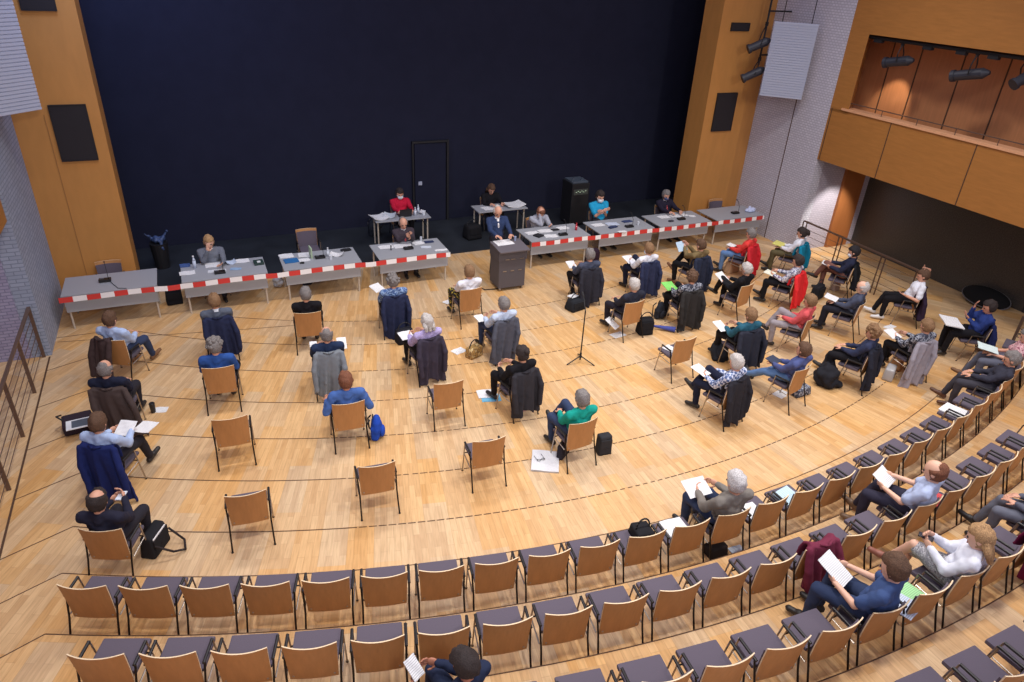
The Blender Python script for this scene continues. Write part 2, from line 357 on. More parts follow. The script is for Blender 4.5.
# flush loudspeaker grilles in both pillars
def grille(x, z, w, h, label):
    t = thing('wall_speaker', (x, 15.75, z), 0, label, 'loudspeaker')
    bm = bmesh.new(); box(bm, (0, -.015, 0), (w, .04, h), bevel=.005); obj('grille', bm, mat('grille_black', (30, 24, 28), .7, bump=.6, bscale=120), t)
    bm = bmesh.new()
    for sx in (-1, 1): box(bm, (sx * (w / 2 + .006), -.02, 0), (.012, .05, h + .02))
    for sz in (-1, 1): box(bm, (0, -.02, sz * (h / 2 + .006)), (w, .05, .012))
    obj('frame', bm, M_BLACK, t)
grille(-2.01, 3.45, .6, 1.03, 'black speaker grille low on the left wood pillar')
grille(-2.06, 5.95, .52, .74, 'black speaker grille at the top of the left wood pillar')
grille(13.62, 3.32, .66, 1.0, 'upright black speaker grille in the right wood pillar')
grille(13.62, 5.48, .58, .18, 'small flat black opening high in the right wood pillar')

# theatre spotlights
def spotlight(p, q, hang, label):
    p, q, hang = Vector(p), Vector(q), Vector(hang); t = thing('stage_spotlight', p, 0, label, 'spotlight')
    d = (q - p); bm = bmesh.new(); cone(bm, (0, 0, 0), d * .8, .1, .11, 14); cone(bm, d * .8, d, .11, .04, 12); cone(bm, -d * .12, (0, 0, 0), .12, .12, 14); obj('lamp_housing', bm, mat('lamp_body', (44, 46, 56), .5), t)
    bm = bmesh.new(); m = d * .45; h = hang - p
    side = Vector((d.y, -d.x, 0)).normalized() * .13
    tube(bm, [m + side, m + side + (h - m) * .45, h, m - side + (h - m) * .45, m - side], .014, 6); obj('yoke', bm, M_BLACK, t)
    bm = bmesh.new(); box(bm, h, (.06, .06, .09)); obj('clamp', bm, M_BLACK, t)
spotlight((14.98, 12.12, 5.08), (15.1, 11.55, 5.2), (14.98, 11.85, 5.52), 'dark spotlight over the bright patch in the lamp recess')
spotlight((14.98, 10.38, 5.05), (15.1, 9.75, 5.2), (14.98, 10.05, 5.54), 'dark spotlight hanging at the middle of the lamp recess')
spotlight((14.98, 9.1, 5.1), (15.35, 9.0, 5.35), (14.98, 9.05, 5.54), 'dark upright spotlight at the right edge of the lamp recess')
spotlight((13.62, 15.2, 5.02), (14.05, 15.0, 5.25), (14.1, 15.3, 5.6), 'upper black spotlight poking out behind the white reflector')
spotlight((13.62, 15.2, 4.3), (14.05, 15.0, 4.55), (14.1, 15.3, 4.75), 'lower black spotlight poking out behind the white reflector')
bm = bmesh.new(); cone(bm, (14.1, 15.3, 4.6), (14.1, 15.3, 9.6), .025, .025, 8); box(bm, (14.47, 15.3, 4.85), (.78, .04, .04)); box(bm, (14.47, 15.3, 5.9), (.78, .04, .04))
tag(obj('lamp_pipe', bm, M_BLACK), 'thin black lamp pipe standing behind the white reflector', 'pipe')
bm = bmesh.new(); cone(bm, (14.98, 12.8, 5.56), (14.98, 6, 5.56), .045, .045, 10)
for y in (12.5, 11.2, 10.4, 9.7): box(bm, (14.98, y, 5.5), (.1, .22, .08))
tag(obj('lamp_pipe', bm, M_BLACK), 'black lamp pipe with clamps along the top of the recess', 'pipe')
t = thing('parapet_rail', (14.9, 12.75, 3.92), 0, 'thin dark rail on posts along the balcony parapet', 'railing')
bm = bmesh.new(); cone(bm, (0, 0, .14), (0, -7, .14), .012, .012, 6); obj('handrail', bm, M_RAIL, t)
for i in range(8):
    bm = bmesh.new(); cone(bm, (0, -.95 * i, 0), (0, -.95 * i, .14), .01, .01, 6); obj('post', bm, M_RAIL, t)

# ---------------------------------------------------------------- chairs
def panel_bm(x0=.225, x1=.245, za=.315, zb=.845, off=0.0, th=.013, edge=1):
    bm = bmesh.new(); nx, nz = 12, 6; S = []
    for side in (0, 1):
        g = []
        for j in range(nz + 1):
            v = j / nz; row = []
            for i in range(nx + 1):
                u = i / nx * 2 - 1; wd = x0 + (x1 - x0) * v; z = za + (zb - za) * v; q = (z - .315) / .53
                y = -.205 - .06 * q - .03 * q * q + .055 * u * u * (.25 + .75 * q) + off
                row.append(bm.verts.new((u * wd, y - (th if side else 0), z)))
            g.append(row)
        S.append(g)
    F, B = S
    for j in range(nz):
        for i in range(nx):
            bm.faces.new((F[j][i], F[j + 1][i], F[j + 1][i + 1], F[j][i + 1])); bm.faces.new((B[j][i], B[j][i + 1], B[j + 1][i + 1], B[j + 1][i]))
    def side(a, b, c, d): f = bm.faces.new((a, b, c, d)); f.material_index = edge
    for i in range(nx): side(F[nz][i], B[nz][i], B[nz][i + 1], F[nz][i + 1]); side(F[0][i], F[0][i + 1], B[0][i + 1], B[0][i])
    for j in range(nz): side(F[j][0], B[j][0], B[j + 1][0], F[j + 1][0]); side(F[j][nx], F[j + 1][nx], B[j + 1][nx], B[j][nx])
    bmesh.ops.recalc_face_normals(bm, faces=bm.faces); return bm
def make_chair():
    t = thing('conference_chair', (0, 0, 0), 0, '', 'chair')
    pan = obj('back_panel', panel_bm(), [M_CHAIR, M_EDGE], t)
    obj('back_cushion', panel_bm(.215, .235, .42, .785, .022, .02, 0), M_SEAT, t)
    bm = bmesh.new(); box(bm, (0, .04, .435), (.45, .36, .05), bevel=.02); o = obj('seat', bm, M_SEAT, t)
    bm = bmesh.new(); box(bm, (0, .02, .405), (.4, .34, .018)); obj('seat_shell', bm, M_CHAIR, o)
    for s in (-1, 1):
        x = s * .258
        bm = bmesh.new(); tube(bm, [(x, .17, 0), (x, .07, .60)], .010, 8); lg = obj('leg', bm, M_CHROME, t)
        bm = bmesh.new(); cone(bm, (x, .17, 0), (x, .17, .014), .016, .014, 8); obj('foot_cap', bm, M_PAD, lg)
        bm = bmesh.new(); tube(bm, [(x, -.35, 0), (s * .25, -.24, .34), (x, -.17, .58)], .011, 8); lg = obj('leg', bm, M_BLACKM, t)
        bm = bmesh.new(); cone(bm, (x, -.35, 0), (x, -.35, .014), .016, .014, 8); obj('foot_cap', bm, M_PAD, lg)
        bm = bmesh.new(); tube(bm, [(x, .07, .605), (x, -.19, .605)], .016, 8); obj('armrest', bm, M_PAD, t)
        bm = bmesh.new(); tube(bm, [(x, .12, .37), (x, -.2, .35)], .008, 6); obj('side_rail', bm, M_CHROME, t)
        bm = bmesh.new(); ell(bm, (s * .19, -.212, .36), (.012, .006, .012), u=8, v=6); obj('screw', bm, M_CHROME, pan)
    bm = bmesh.new(); cone(bm, (-.25, .11, .38), (.25, .11, .38), .009, .009, 6); obj('cross_bar', bm, M_BLACKM, t)
    return t
CHAIR = make_chair(); first_used = [False]
def chair(x, y, z, rz, label, group=None):
    if not first_used[0]:
        first_used[0] = True; dup_cache_prime(); CHAIR.location = (x, y, z); CHAIR.rotation_euler = (0, 0, rz); CHAIR['label'] = label
        if group: CHAIR['group'] = group
        return CHAIR
    return dup(CHAIR, (x, y, z), rz, label, group)
def dup_cache_prime(): pass

# ---------------------------------------------------------------- people
def ik(a, b, l1, l2, pole):
    a, b = Vector(a), Vector(b); d = b - a; L = min(d.length, (l1 + l2) * .985); dn = d.normalized()
    k = (l1 * l1 - l2 * l2 + L * L) / (2 * L); h = math.sqrt(max(0, l1 * l1 - k * k))
    p = Vector(pole); p = (p - dn * p.dot(dn)).normalized()
    return a + dn * k + p * h, a + dn * L
def hand(bm, wr, d, nrm, side, curl=.5, s=1.0):
    """palm, four unequal bent fingers and a thumb leaving the side of the palm; d points along the hand, nrm out of the palm"""
    d = Vector(d).normalized(); n = Vector(nrm); n = (n - d * n.dot(d)).normalized(); sd = d.cross(n) * side
    m = Matrix((( *sd, 0), (*d, 0), (*n, 0), (0, 0, 0, 1))).transposed(); m = Matrix.Translation(wr + d * .045 * s) @ m.to_3x3().to_4x4()
    ell(bm, (0, 0, 0), (.04 * s, .052 * s, .016 * s), m, 10, 8)
    for i, (off, ln) in enumerate(((-.028, .034), (-.010, .040), (.010, .037), (.027, .028))):
        p = wr + d * .088 * s + sd * off * s; a = curl * .5; v = d; ang = 0
        for k, f in enumerate((1.0, .75, .6)):
            ang += a * (1, 1, .7)[k]; v = d * math.cos(ang) + n * math.sin(ang); q = p + v * ln * f * s
            cone(bm, p, q, .0095 * s, .008 * s, 6); ell(bm, q, (.0085 * s,) * 3, u=6, v=5); p = q
    p = wr + d * .02 * s - sd * .034 * s; q = p + (d * .7 - sd * .75 + n * .25).normalized() * .038 * s; r = q + (d * .95 - sd * .15 + n * .4).normalized() * .03 * s
    cone(bm, p, q, .0125 * s, .0105 * s, 6); ell(bm, q, (.011 * s,) * 3, u=6, v=5); cone(bm, q, r, .0105 * s, .008 * s, 6); ell(bm, r, (.008 * s,) * 3, u=6, v=5)
SKIN = {0: (214, 160, 134), 1: (226, 178, 152), 2: (196, 138, 112), 3: (180, 120, 96)}
HAIR = dict(grey=(122, 116, 114), white=(186, 180, 176), silver=(196, 192, 192), dark=(46, 36, 34), brown=(92, 66, 48), lightbrown=(132, 100, 70), blond=(176, 138, 96), black=(30, 26, 30), reddish=(120, 74, 52))
ARM = dict(lap=((.10, .24, .67), (.1, .25, .67)), read=((.13, .27, .72), (.15, .25, .70)), side=((.27, .06, .70), (.27, .06, .70)),
           cross=((.02, .14, .86), (.0, .12, .82)), chin=((.05, .10, 1.03), (-.02, .12, .80)), behind=((.12, -.14, 1.22), (.27, .08, .70)),
           table=((.16, .34, .80), (.18, .34, .80)), tableface=((.05, .16, 1.02), (.18, .34, .80)), phone=((.07, .22, .84), (.08, .21, .80)), thighs=((.15, .2, .68), (.15, .2, .68)),
           hands_up=((.05, .26, .95), (.04, .28, .92)))
LEG = dict(normal=((.12, .40, .10), (.12, .40, .10)), tucked=((.13, .16, .12), (.12, .22, .11)), stretch=((.12, .78, .10), (.04, .84, .15)), wide=((.2, .38, .10), (.2, .34, .10)),
           half=((.13, .52, .10), (.13, .38, .10)), cross=((.12, .36, .10), (-.05, .52, .36)), ankle=((.13, .36, .10), (.14, .42, .52)), crossR=((-.05, .52, .36), (.12, .36, .10)))
def person(x, y, z0, yaw, label, shirt, trousers, hair='grey', style='short', arms='lap', legs='normal', lean=0., tilt=0., hyaw=0, pitch=20, s=1.0,
           sleeve='long', skin=0, shoes=(36, 32, 32), mask=None, stand=False, bare=0, group=None, collar=None, tie=False, sidelean=0., thigh=1.0):
    t = thing('person', (x, y, z0), R(yaw), label, 'person', group)
    sk = mat('skin_%d' % skin, SKIN[skin], .55); dz = 0
    W = lambda p: Vector((p[0] * s, p[1] * s, p[2] * (s if stand else 1) ))
    hipz = .93 if stand else .56; up = (.37 if stand else 0)
    hip = Vector((0, -.07, hipz)); yl = -.105 + lean * .35; yn = -.16 + lean * .8 + tilt
    chest = Vector((sidelean * .5, yl - .02, .775 + (.055 if stand else 0) + up)); neck = Vector((sidelean, yn, (1.02 if stand else .945) + up - abs(lean) * .15 - abs(tilt) * .2)); hc = neck + Vector((sidelean * .3, .03 + lean * .25, .15 - abs(lean) * .1))
    sh = {k: neck + Vector((k * .195, .0, -.045)) for k in (-1, 1)}
    aw, lg = ARM[arms], LEG[legs]
    joints = {}
    for k in (-1, 1):
        wr = Vector(aw[0] if k > 0 else aw[1]); wr.x *= k
        if arms in ('cross',): pass
        wr.z += up * .9; wr += Vector((sidelean * .6, lean * .3 * (0 if arms.startswith('table') else 1), 0))
        el, wr = ik(sh[k], wr, .28, .25, (k * .5, -.4, -1)); 
        hp = hip + Vector((k * .095, .02, 0)); an = Vector(lg[0] if k > 0 else lg[1]); an.x *= k
        if stand: an = Vector((k * .1, -.08, .1)); 
        kn, an = ik(hp, an, .43, .42, (k * .12, .25, 1) if not stand else (0, 1, 0))
        joints[k] = (el, wr, hp, kn, an)
    # body: one continuous surface, then hands with fingers rooted in the wrists
    bm = bmesh.new(); k1 = .82
    Mh = Matrix.Translation(hc) @ Matrix.Rotation(R(hyaw), 4, 'Z') @ Matrix.Rotation(R(-pitch), 4, 'X') @ Matrix.Scale(1.15, 4)
    ell(bm, (0, -.005, .01), (.076, .096, .105), Mh, 20, 14); ell(bm, (0, .03, -.055), (.056, .06, .058), Mh, 16, 10)
    cap(bm, Mh @ Vector((0, .088, .005)), Mh @ Vector((0, .108, -.022)), .010, .014, 8)
    for k in (-1, 1): ell(bm, (k * .078, -.005, -.01), (.012, .022, .032), Mh, 8, 8)
    cap(bm, neck + Vector((0, 0, -.02)), hc + Vector((0, -.02, -.05)), .056, .052)
    ell(bm, hip, (.15, .11, .1)); cap(bm, hip, chest, .085, .085); ell(bm, chest, (.14, .075, .13)); cap(bm, sh[-1], sh[1], .045, .045)
    for k in (-1, 1):
        el, wr, hp, kn, an = joints[k]; q = k1 if sleeve == 'long' else .97
        cap(bm, sh[k], el, .05 * k1, .04 * q); cap(bm, el, wr, .039 * q, .026)
        q = 1 if bare else .8
        cap(bm, hp, kn, .08 * q, .057 * q); cap(bm, kn, an, .054 * q, .036 * q)
        if bare: cap(bm, kn + (an - kn) * .2 + Vector((0, -.015, 0)), kn + (an - kn) * .5, .05, .042)
    base = remesh(bm, .0125, 2); bm = bmesh.new()
    for k in (-1, 1):
        el, wr, hp, kn, an = joints[k]; d = (wr - el).normalized()
        if arms in ('lap', 'read', 'side', 'thighs'): d = (d + Vector((-.35 * k if arms != 'side' else 0, .25, -.1))).normalized()
        if arms.startswith('table') and k < 0 or arms == 'table': d = Vector((-k * .5, .9, -.05))
        nrm = Vector((0, -.2, -1)) if arms in ('lap', 'side', 'thighs', 'table') else (Vector((-k, .0, .2)) if arms in ('phone', 'read', 'hands_up') else Vector((0, -.8, .3)))
        if arms in ('chin', 'tableface') and k > 0: d = Vector((-.15, .02, 1)); nrm = Vector((-.5, -.8, 0))
        if arms == 'cross': d = Vector((-k, .1, .15)); nrm = Vector((0, -1, 0))
        if arms == 'behind' and k > 0: d = Vector((-1, -.2, .2)); nrm = Vector((0, 1, 0))
        hand(bm, wr - d * .008, d, nrm, k, .9 if arms in ('read', 'phone') else .45)
    hm_ = bpy.data.meshes.new('hands'); bm.to_mesh(hm_); bm.free(); base.from_mesh(hm_); bpy.data.meshes.remove(hm_)
    body = obj('body', base, sk, t, sm=True)
    t.scale = (1.05 * s,) * 3
    # hair
    hm = mat('hair_' + hair, HAIR[hair], .8, bump=.8, bscale=90, var=.3)
    if style != 'bald':
        bm = bmesh.new(); ell(bm, (0, 0, 0), (1, 1, 1), None, 28, 20)
        for v in bm.verts:
            p = Vector((v.co.x * .088, v.co.y * .108 - .01, v.co.z * .117 + .018)); inn = False
            if p.y > .025 and p.z < .062: inn = True
            if p.z < -.078 and style not in ('long', 'bob'): inn = True
            if style == 'ring' and p.z > .052 and p.y > -.075: inn = True
            if style == 'spot' and p.z > .085 and p.y < .02: inn = True
            f = .82 if inn else 1.02 + .11 * noise.noise(p * 22 + Vector((x * 3, y * 3, 0))) + .09 * noise.noise(p * 55)
            v.co = Mh @ (p * f)
        if style in ('long', 'bob'):
            L = .17 if style == 'long' else .09
            for k in (-1, 0, 1): cap(bm, Mh @ Vector((k * .055, -.05, -.02)), Mh @ Vector((k * .06, -.075, -.02 - L)), .045, .03, 10)
        if style in ('bun', 'ponytail'):
            ell(bm, (0, -.125, .05 if style == 'bun' else .0), (.04, .04, .04 if style == 'bun' else .07), Mh)
        if style == 'curly':
            rr = random.Random(int(x * 100))
            for i in range(46):
                a = rr.uniform(0, 6.28); b = rr.uniform(-.35, 1.5); p = Vector((.092 * math.cos(a) * math.cos(b), -.012 + .1 * math.sin(a) * math.cos(b), .02 + .11 * math.sin(b)))
                if p.y > .03 and p.z < .05: continue
                q = rr.uniform(.02, .032); ell(bm, p, (q, q, q), Mh, 8, 6)
        obj('hair', bm, hm, t, sm=True)
    for k in (-1, 1):
        bm = bmesh.new(); ell(bm, (k * .031, .083, .012), (.016, .008, .011), Mh, 8, 6); obj('eye', bm, M_EYE, body, sm=True)
    if mask:
        bm = bmesh.new(); ell(bm, (0, .062, -.045), (.062, .052, .05), Mh, 14, 10)
        for k in (-1, 1): cap(bm, Mh @ Vector((k * .058, .06, -.03)), Mh @ Vector((k * .08, .0, .0)), .004, .004, 6)
        obj('face_mask', bm, mask, t, sm=True)
    else:
        bm = bmesh.new(); ell(bm, (0, .091, -.06), (.024, .006, .007), Mh, 8, 6); obj('mouth', bm, M_MOUTH, body, sm=True)
    # shirt or jacket
    bm = bmesh.new()
    ell(bm, hip + Vector((0, 0, .03)), (.175, .125, .11)); cap(bm, hip + Vector((0, 0, .06)), chest + Vector((0, 0, -.05)), .145, .135); ell(bm, chest + Vector((0, .01, 0)), (.205, .118, .18))
    for k in (-1, 1): cap(bm, chest + Vector((k * .06, 0, .02)), sh[k] + Vector((-k * .03, 0, 0)), .1, .06)
    cap(bm, sh[-1] * .95 + neck * .05, sh[1] * .95 + neck * .05, .062, .062); cap(bm, neck + Vector((0, 0, -.06)), neck + Vector((0, 0, .0)), .085, .06)
    for k in (-1, 1): cap(bm, neck + Vector((0, -.01, -.005)), sh[k] + Vector((-k * .05, 0, .01)), .056, .058)
    for k in (-1, 1):
        el, wr = joints[k][:2]
        if sleeve == 'long': cap(bm, sh[k], el, .07, .058); cap(bm, el, wr + (el - wr) * .06, .056, .04)
        else: cap(bm, sh[k], sh[k] + (el - sh[k]) * .72, .07, .066)
    bm = remesh(bm, .0145, 2, .011, 17); obj('shirt' if not tie else 'suit_jacket', bm, shirt, t, sm=True)
    if collar:
        bm = bmesh.new(); cone(bm, neck + Vector((0, .0, -.012)), neck + Vector((0, .01, .035)), .074, .064, 16, caps=False)
        if tie or stand: cap(bm, neck + Vector((0, .062, -.03)), chest + Vector((0, .125, .0)), .035, .02)
        obj('collar', bm, collar, t, sm=True)
    if tie and not stand:
        bm = bmesh.new(); cap(bm, neck + Vector((0, .10, -.04)), chest + Vector((0, .14, -.04)), .014, .026, 8); obj('necktie', bm, fab((190, 70, 80)), t, sm=True)
    # trousers
    bm = bmesh.new(); ell(bm, hip + Vector((0, .01, -.01)), (.18, .13, .105))
    for k in (-1, 1):
        el, wr, hp, kn, an = joints[k]
        if bare: cap(bm, hp, hp + (kn - hp) * .85, .1, .085)
        else: cap(bm, hp, kn, .095 * thigh, .07 * thigh); cap(bm, kn, an + (kn - an) * .06, .068 * thigh, .052)
    if bare: cap(bm, joints[-1][2], joints[1][2], .1, .1)
    bm = remesh(bm, .0145, 2, .008, 12); obj('trousers' if not bare else 'skirt', bm, trousers, t, sm=True)
    for k in (-1, 1):
        kn, an = joints[k][3:]; sd = (an - kn).normalized(); f = Vector((k * .12, 1, 0)); f = (f - sd * f.dot(sd) * .8).normalized()
        bm = bmesh.new(); a = an + sd * .035
        cap(bm, a - f * .045, a + f * .17 + sd * .012, .042, .034, 12); ell(bm, a + f * .06, (.045, .045, .045)); cap(bm, an - sd * .02, a, .042, .044)
        bm = remesh(bm, .014, 1); obj('shoe', bm, mat('shoe_%d_%d_%d' % tuple(shoes), shoes, .5), t, sm=True)
    return t

# ---------------------------------------------------------------- clothes hung over chair backs
def jacket(x, y, z0, yaw, m, label, zb=.15, w=.48, name='jacket', quilt=False, shift=0., flare=.12, sleeves=True, lining=None):
    t = thing(name, (x, y, z0), R(yaw), label, 'jacket' if name == 'jacket' else name.split('_')[-1]); rr = random.Random(int(x * 37 + y * 91))
    bm = bmesh.new(); prof = [(-.135, .60), (-.15, .74), (-.19, .85), (-.255, .895), (-.315, .87), (-.335, .78)]
    n = 8
    for i in range(1, n + 1): prof.append((-.335 - .035 * i / n, .78 + (zb - .78) * i / n))
    nx = 26; G = []; ph = rr.uniform(0, 6)
    for j, (py, pz) in enumerate(prof):
        f = max(0, (j - 5) / n); row = []
        for i in range(nx + 1):
            u = i / nx * 2 - 1; ww = w / 2 * (1 + flare * f) * (1 - (.03 if j < 2 else 0))
            fold = (.042 * math.sin(u * 8 + ph + f) + .02 * math.sin(u * 15 + ph * 2 + 2 * f)) * (.12 + f) + (.008 * math.sin(pz * 85) if quilt else 0)
            curve = .05 * u * u * (1 - f * .6)
            row.append(bm.verts.new((u * ww * (.88 + .12 * min(1, f * 4)) + shift * f, py + curve + (fold if j > 2 else 0) , pz + .02 * u * u * (0 if j > 4 else 1) + (.05 * math.sin(u * 4 + ph) * f))))
        G.append(row)
    for j in range(len(prof) - 1):
        for i in range(nx): bm.faces.new((G[j][i], G[j][i + 1], G[j + 1][i + 1], G[j + 1][i]))
    bmesh.ops.recalc_face_normals(bm, faces=bm.faces)
    bmesh.ops.solidify(bm, geom=bm.faces[:], thickness=.03)
    if sleeves:
        for k in (-1, 1):
            a = Vector((k * w * .46, -.26, .84)); b = Vector((k * w * .54 + shift * .5, -.35 - .01 * k, .6)); c = Vector((k * w * .50 + shift, -.385 + .01 * k, max(zb + .06 + .05 * k, .24)))
            cap(bm, a, b, .045, .05); cap(bm, b, c, .05, .043)
        bm = remesh(bm, .013, 1, .006, 14); obj('cloth', bm, m, t, sm=True)
    bm = bmesh.new(); cap(bm, (-.08, -.29, .905), (0, -.325, .895), .014, .018, 8); cap(bm, (0, -.325, .895), (.08, -.29, .905), .018, .014, 8); obj('collar', bm, lining or m, t, sm=True)
    return t

# ---------------------------------------------------------------- bags, papers, small things
def bag(x, y, z, rz, size, m, label, name='bag', strap=True, cat='bag', flap=True, tilt=0, pale=None):
    w_, d_, h_ = size; t = thing(name, (x, y, z), R(rz), label, cat); t.rotation_euler.x = R(tilt)
    bm = bmesh.new(); box(bm, (0, 0, h_ / 2), (w_, d_, h_), bevel=min(size) * .22)
    for v in bm.verts:
        q = v.co.z / h_; v.co.x *= 1 - .12 * q; v.co.y *= 1 - .25 * q; v.co += Vector((noise.noise(v.co * 9), noise.noise(v.co * 9 + Vector((5, 0, 0))), 0)) * .02
    obj('bag_body', bm, m, t, sm=True)
    if flap:
        bm = bmesh.new(); box(bm, (0, -d_ * .46, h_ * .62), (w_ * .8, .02, h_ * .45), bevel=.008); box(bm, (0, -d_ * .48, h_ * .42), (.04, .02, .03)); obj('front_pocket', bm, m, t)
    if strap:
        bm = bmesh.new(); pts = [(w_ * .38 * math.cos(a), .0, h_ * .95 + .15 * math.sin(a)) for a in [math.pi * i / 10 for i in range(11)]]; tube(bm, pts, .011, 6); obj('handle', bm, M_BLACK, t, sm=True)
    if pale:
        bm = bmesh.new(); box(bm, (0, -d_ * .42, h_ * .85), (w_ * .7, .012, .03)); obj('piping', bm, pale, t)
    return t
def backpack(x, y, z, rz, m, label, s=1.0, lie=0, name='backpack'):
    t = thing(name, (x, y, z), R(rz), label, 'backpack'); t.rotation_euler.x = R(lie)
    bm = bmesh.new(); ell(bm, (0, 0, .2 * s), (.15 * s, .09 * s, .22 * s)); box(bm, (0, .02, .14 * s), (.27 * s, .12 * s, .24 * s), bevel=.03); bm = remesh(bm, .014, 3, .01, 12); obj('bag_body', bm, m, t, sm=True)
    bm = bmesh.new(); ell(bm, (0, -.09 * s, .13 * s), (.1 * s, .045 * s, .1 * s)); obj('front_pocket', bm, m, t, sm=True)
    for k in (-1, 1):
        bm = bmesh.new(); tube(bm, [(k * .06 * s, .09 * s, .38 * s), (k * .1 * s, .14 * s, .3 * s), (k * .1 * s, .13 * s, .12 * s), (k * .12 * s, .09 * s, .04 * s)], .013, 6); obj('shoulder_strap', bm, M_BLACK, t, sm=True)
    bm = bmesh.new(); tube(bm, [(-.03 * s, .05 * s, .4 * s), (0, .05 * s, .44 * s), (.03 * s, .05 * s, .4 * s)], .009, 6); obj('handle', bm, M_BLACK, t, sm=True)
    return t
PM = {}
def paper_mat(c=(240, 240, 242)):
    if c in PM: return PM[c]
    m = bpy.data.materials.new('printed_sheet'); m.use_nodes = True; nt = m.node_tree; b = nt.nodes['Principled BSDF']; b.inputs['Roughness'].default_value = .8
    tc = nt.nodes.new('ShaderNodeTexCoord'); s = nt.nodes.new('ShaderNodeSeparateXYZ'); nt.links.new(tc.outputs['Object'], s.inputs[0])
    ln = math_node(nt, 'GREATER_THAN', math_node(nt, 'SINE', math_node(nt, 'MULTIPLY', s.outputs[1], 320.0)), .55)
    mx = nt.nodes.new('ShaderNodeMix'); mx.data_type = 'RGBA'; mx.inputs[6].default_value = (*lin(c), 1); mx.inputs[7].default_value = (*[v * .62 for v in lin(c)], 1)
    nt.links.new(ln, mx.inputs[0]); nt.links.new(mx.outputs[2], b.inputs['Base Color']); PM[c] = m; return m
def sheet(x, y, z, rz, size, label, c=(240, 240, 242), th=.006, tilt=0, roll=0, name='paper', cat='paper', curl=.0, group=None):
    bm = bmesh.new(); nx, ny = 6, 6; w_, h_ = size; top, bot = [], []
    for j in range(ny + 1):
        a, b = [], []
        for i in range(nx + 1):
            u, v = i / nx - .5, j / ny - .5; zz = curl * (u * u * 4) * .05 + .004 * math.sin(7 * u + 5 * v)
            a.append(bm.verts.new((u * w_, v * h_, zz + th))); b.append(bm.verts.new((u * w_, v * h_, zz)))
        top.append(a); bot.append(b)
    for j in range(ny):
        for i in range(nx): bm.faces.new((top[j][i], top[j][i + 1], top[j + 1][i + 1], top[j + 1][i])); bm.faces.new((bot[j][i], bot[j + 1][i], bot[j + 1][i + 1], bot[j][i + 1]))
    for i in range(nx): bm.faces.new((top[0][i], bot[0][i], bot[0][i + 1], top[0][i + 1])); bm.faces.new((top[ny][i], top[ny][i + 1], bot[ny][i + 1], bot[ny][i]))
    for j in range(ny): bm.faces.new((top[j][0], top[j + 1][0], bot[j + 1][0], bot[j][0])); bm.faces.new((top[j][nx], bot[j][nx], bot[j + 1][nx], top[j + 1][nx]))
    bmesh.ops.recalc_face_normals(bm, faces=bm.faces)
    o = obj(name, bm, paper_mat(c), loc=(x, y, z)); o.rotation_euler = (R(tilt), R(roll), R(rz)); return tag(o, label, cat, group)
def lap_sheet(px, py, z0, yaw, label, c=(240, 240, 242), size=(.21, .3), off=(0, .30, .735), tilt=15, rz=0, name='paper', cat='paper', th=.006):
    v = Matrix.Rotation(R(yaw), 3, 'Z') @ Vector(off); return sheet(px + v.x, py + v.y, z0 + v.z, yaw + rz, size, label, c, tilt=tilt, name=name, cat=cat, th=th)
def box_thing(name, x, y, z, rz, size, m, label, cat, extra=None):
    """small bevelled body with an optional second part (lid, screen, keys)"""
    t = thing(name, (x, y, z), R(rz), label, cat); bm = bmesh.new(); box(bm, (0, 0, size[2] / 2), size, bevel=min(size) * .2); obj('case', bm, m, t)
    if extra:
        bm = bmesh.new(); box(bm, extra[1], extra[2], bevel=.002); obj(extra[0], bm, extra[3], t)
    return t
def console(x, y, z, rz, label):
    t = thing('microphone_unit', (x, y, z), R(rz), label, 'microphone'); bm = bmesh.new(); box(bm, (0, 0, .025), (.22, .13, .045), bevel=.012); obj('base', bm, M_PAD, t)
    bm = bmesh.new(); tube(bm, [(-.07, .04, .04), (-.07, .04, .2), (-.06, -.02, .32), (-.05, -.07, .36)], .006, 6); obj('gooseneck', bm, M_BLACK, t, sm=True)
    bm = bmesh.new(); ell(bm, (-.05, -.09, .365), (.014, .028, .014)); obj('capsule', bm, M_BLACK, t, sm=True)
    bm = bmesh.new(); box(bm, (.05, -.02, .05), (.07, .05, .008)); obj('button_panel', bm, mat('console_buttons', (90, 92, 100), .5), t)
    return t
def bottle(x, y, z, c, label, h=.24, r=.034, capc=(230, 230, 235)):
    t = thing('bottle', (x, y, z), 0, label, 'bottle'); bm = bmesh.new(); cone(bm, (0, 0, 0), (0, 0, h * .62), r, r, 14); cone(bm, (0, 0, h * .62), (0, 0, h * .82), r, .014, 14); cone(bm, (0, 0, h * .82), (0, 0, h * .93), .014, .014, 12)
    obj('bottle_body', bm, mat('bottle_%d_%d_%d' % tuple(c), c, .15), t, sm=True)
    bm = bmesh.new(); cone(bm, (0, 0, h * .92), (0, 0, h), .017, .017, 12); obj('cap', bm, mat('cap_%d_%d_%d' % tuple(capc), capc, .4), t); return t
def cup(x, y, z, c, label, h=.12, r=.04):
    t = thing('cup', (x, y, z), 0, label, 'cup'); bm = bmesh.new(); cone(bm, (0, 0, 0), (0, 0, h), r * .8, r, 16); obj('cup_body', bm, mat('cup_%d_%d_%d' % tuple(c), c, .4), t)
    bm = bmesh.new(); cone(bm, (0, 0, h), (0, 0, h + .012), r * 1.05, r * .9, 16); obj('lid', bm, mat('cup_%d_%d_%d' % tuple(c), c, .4), t); return t
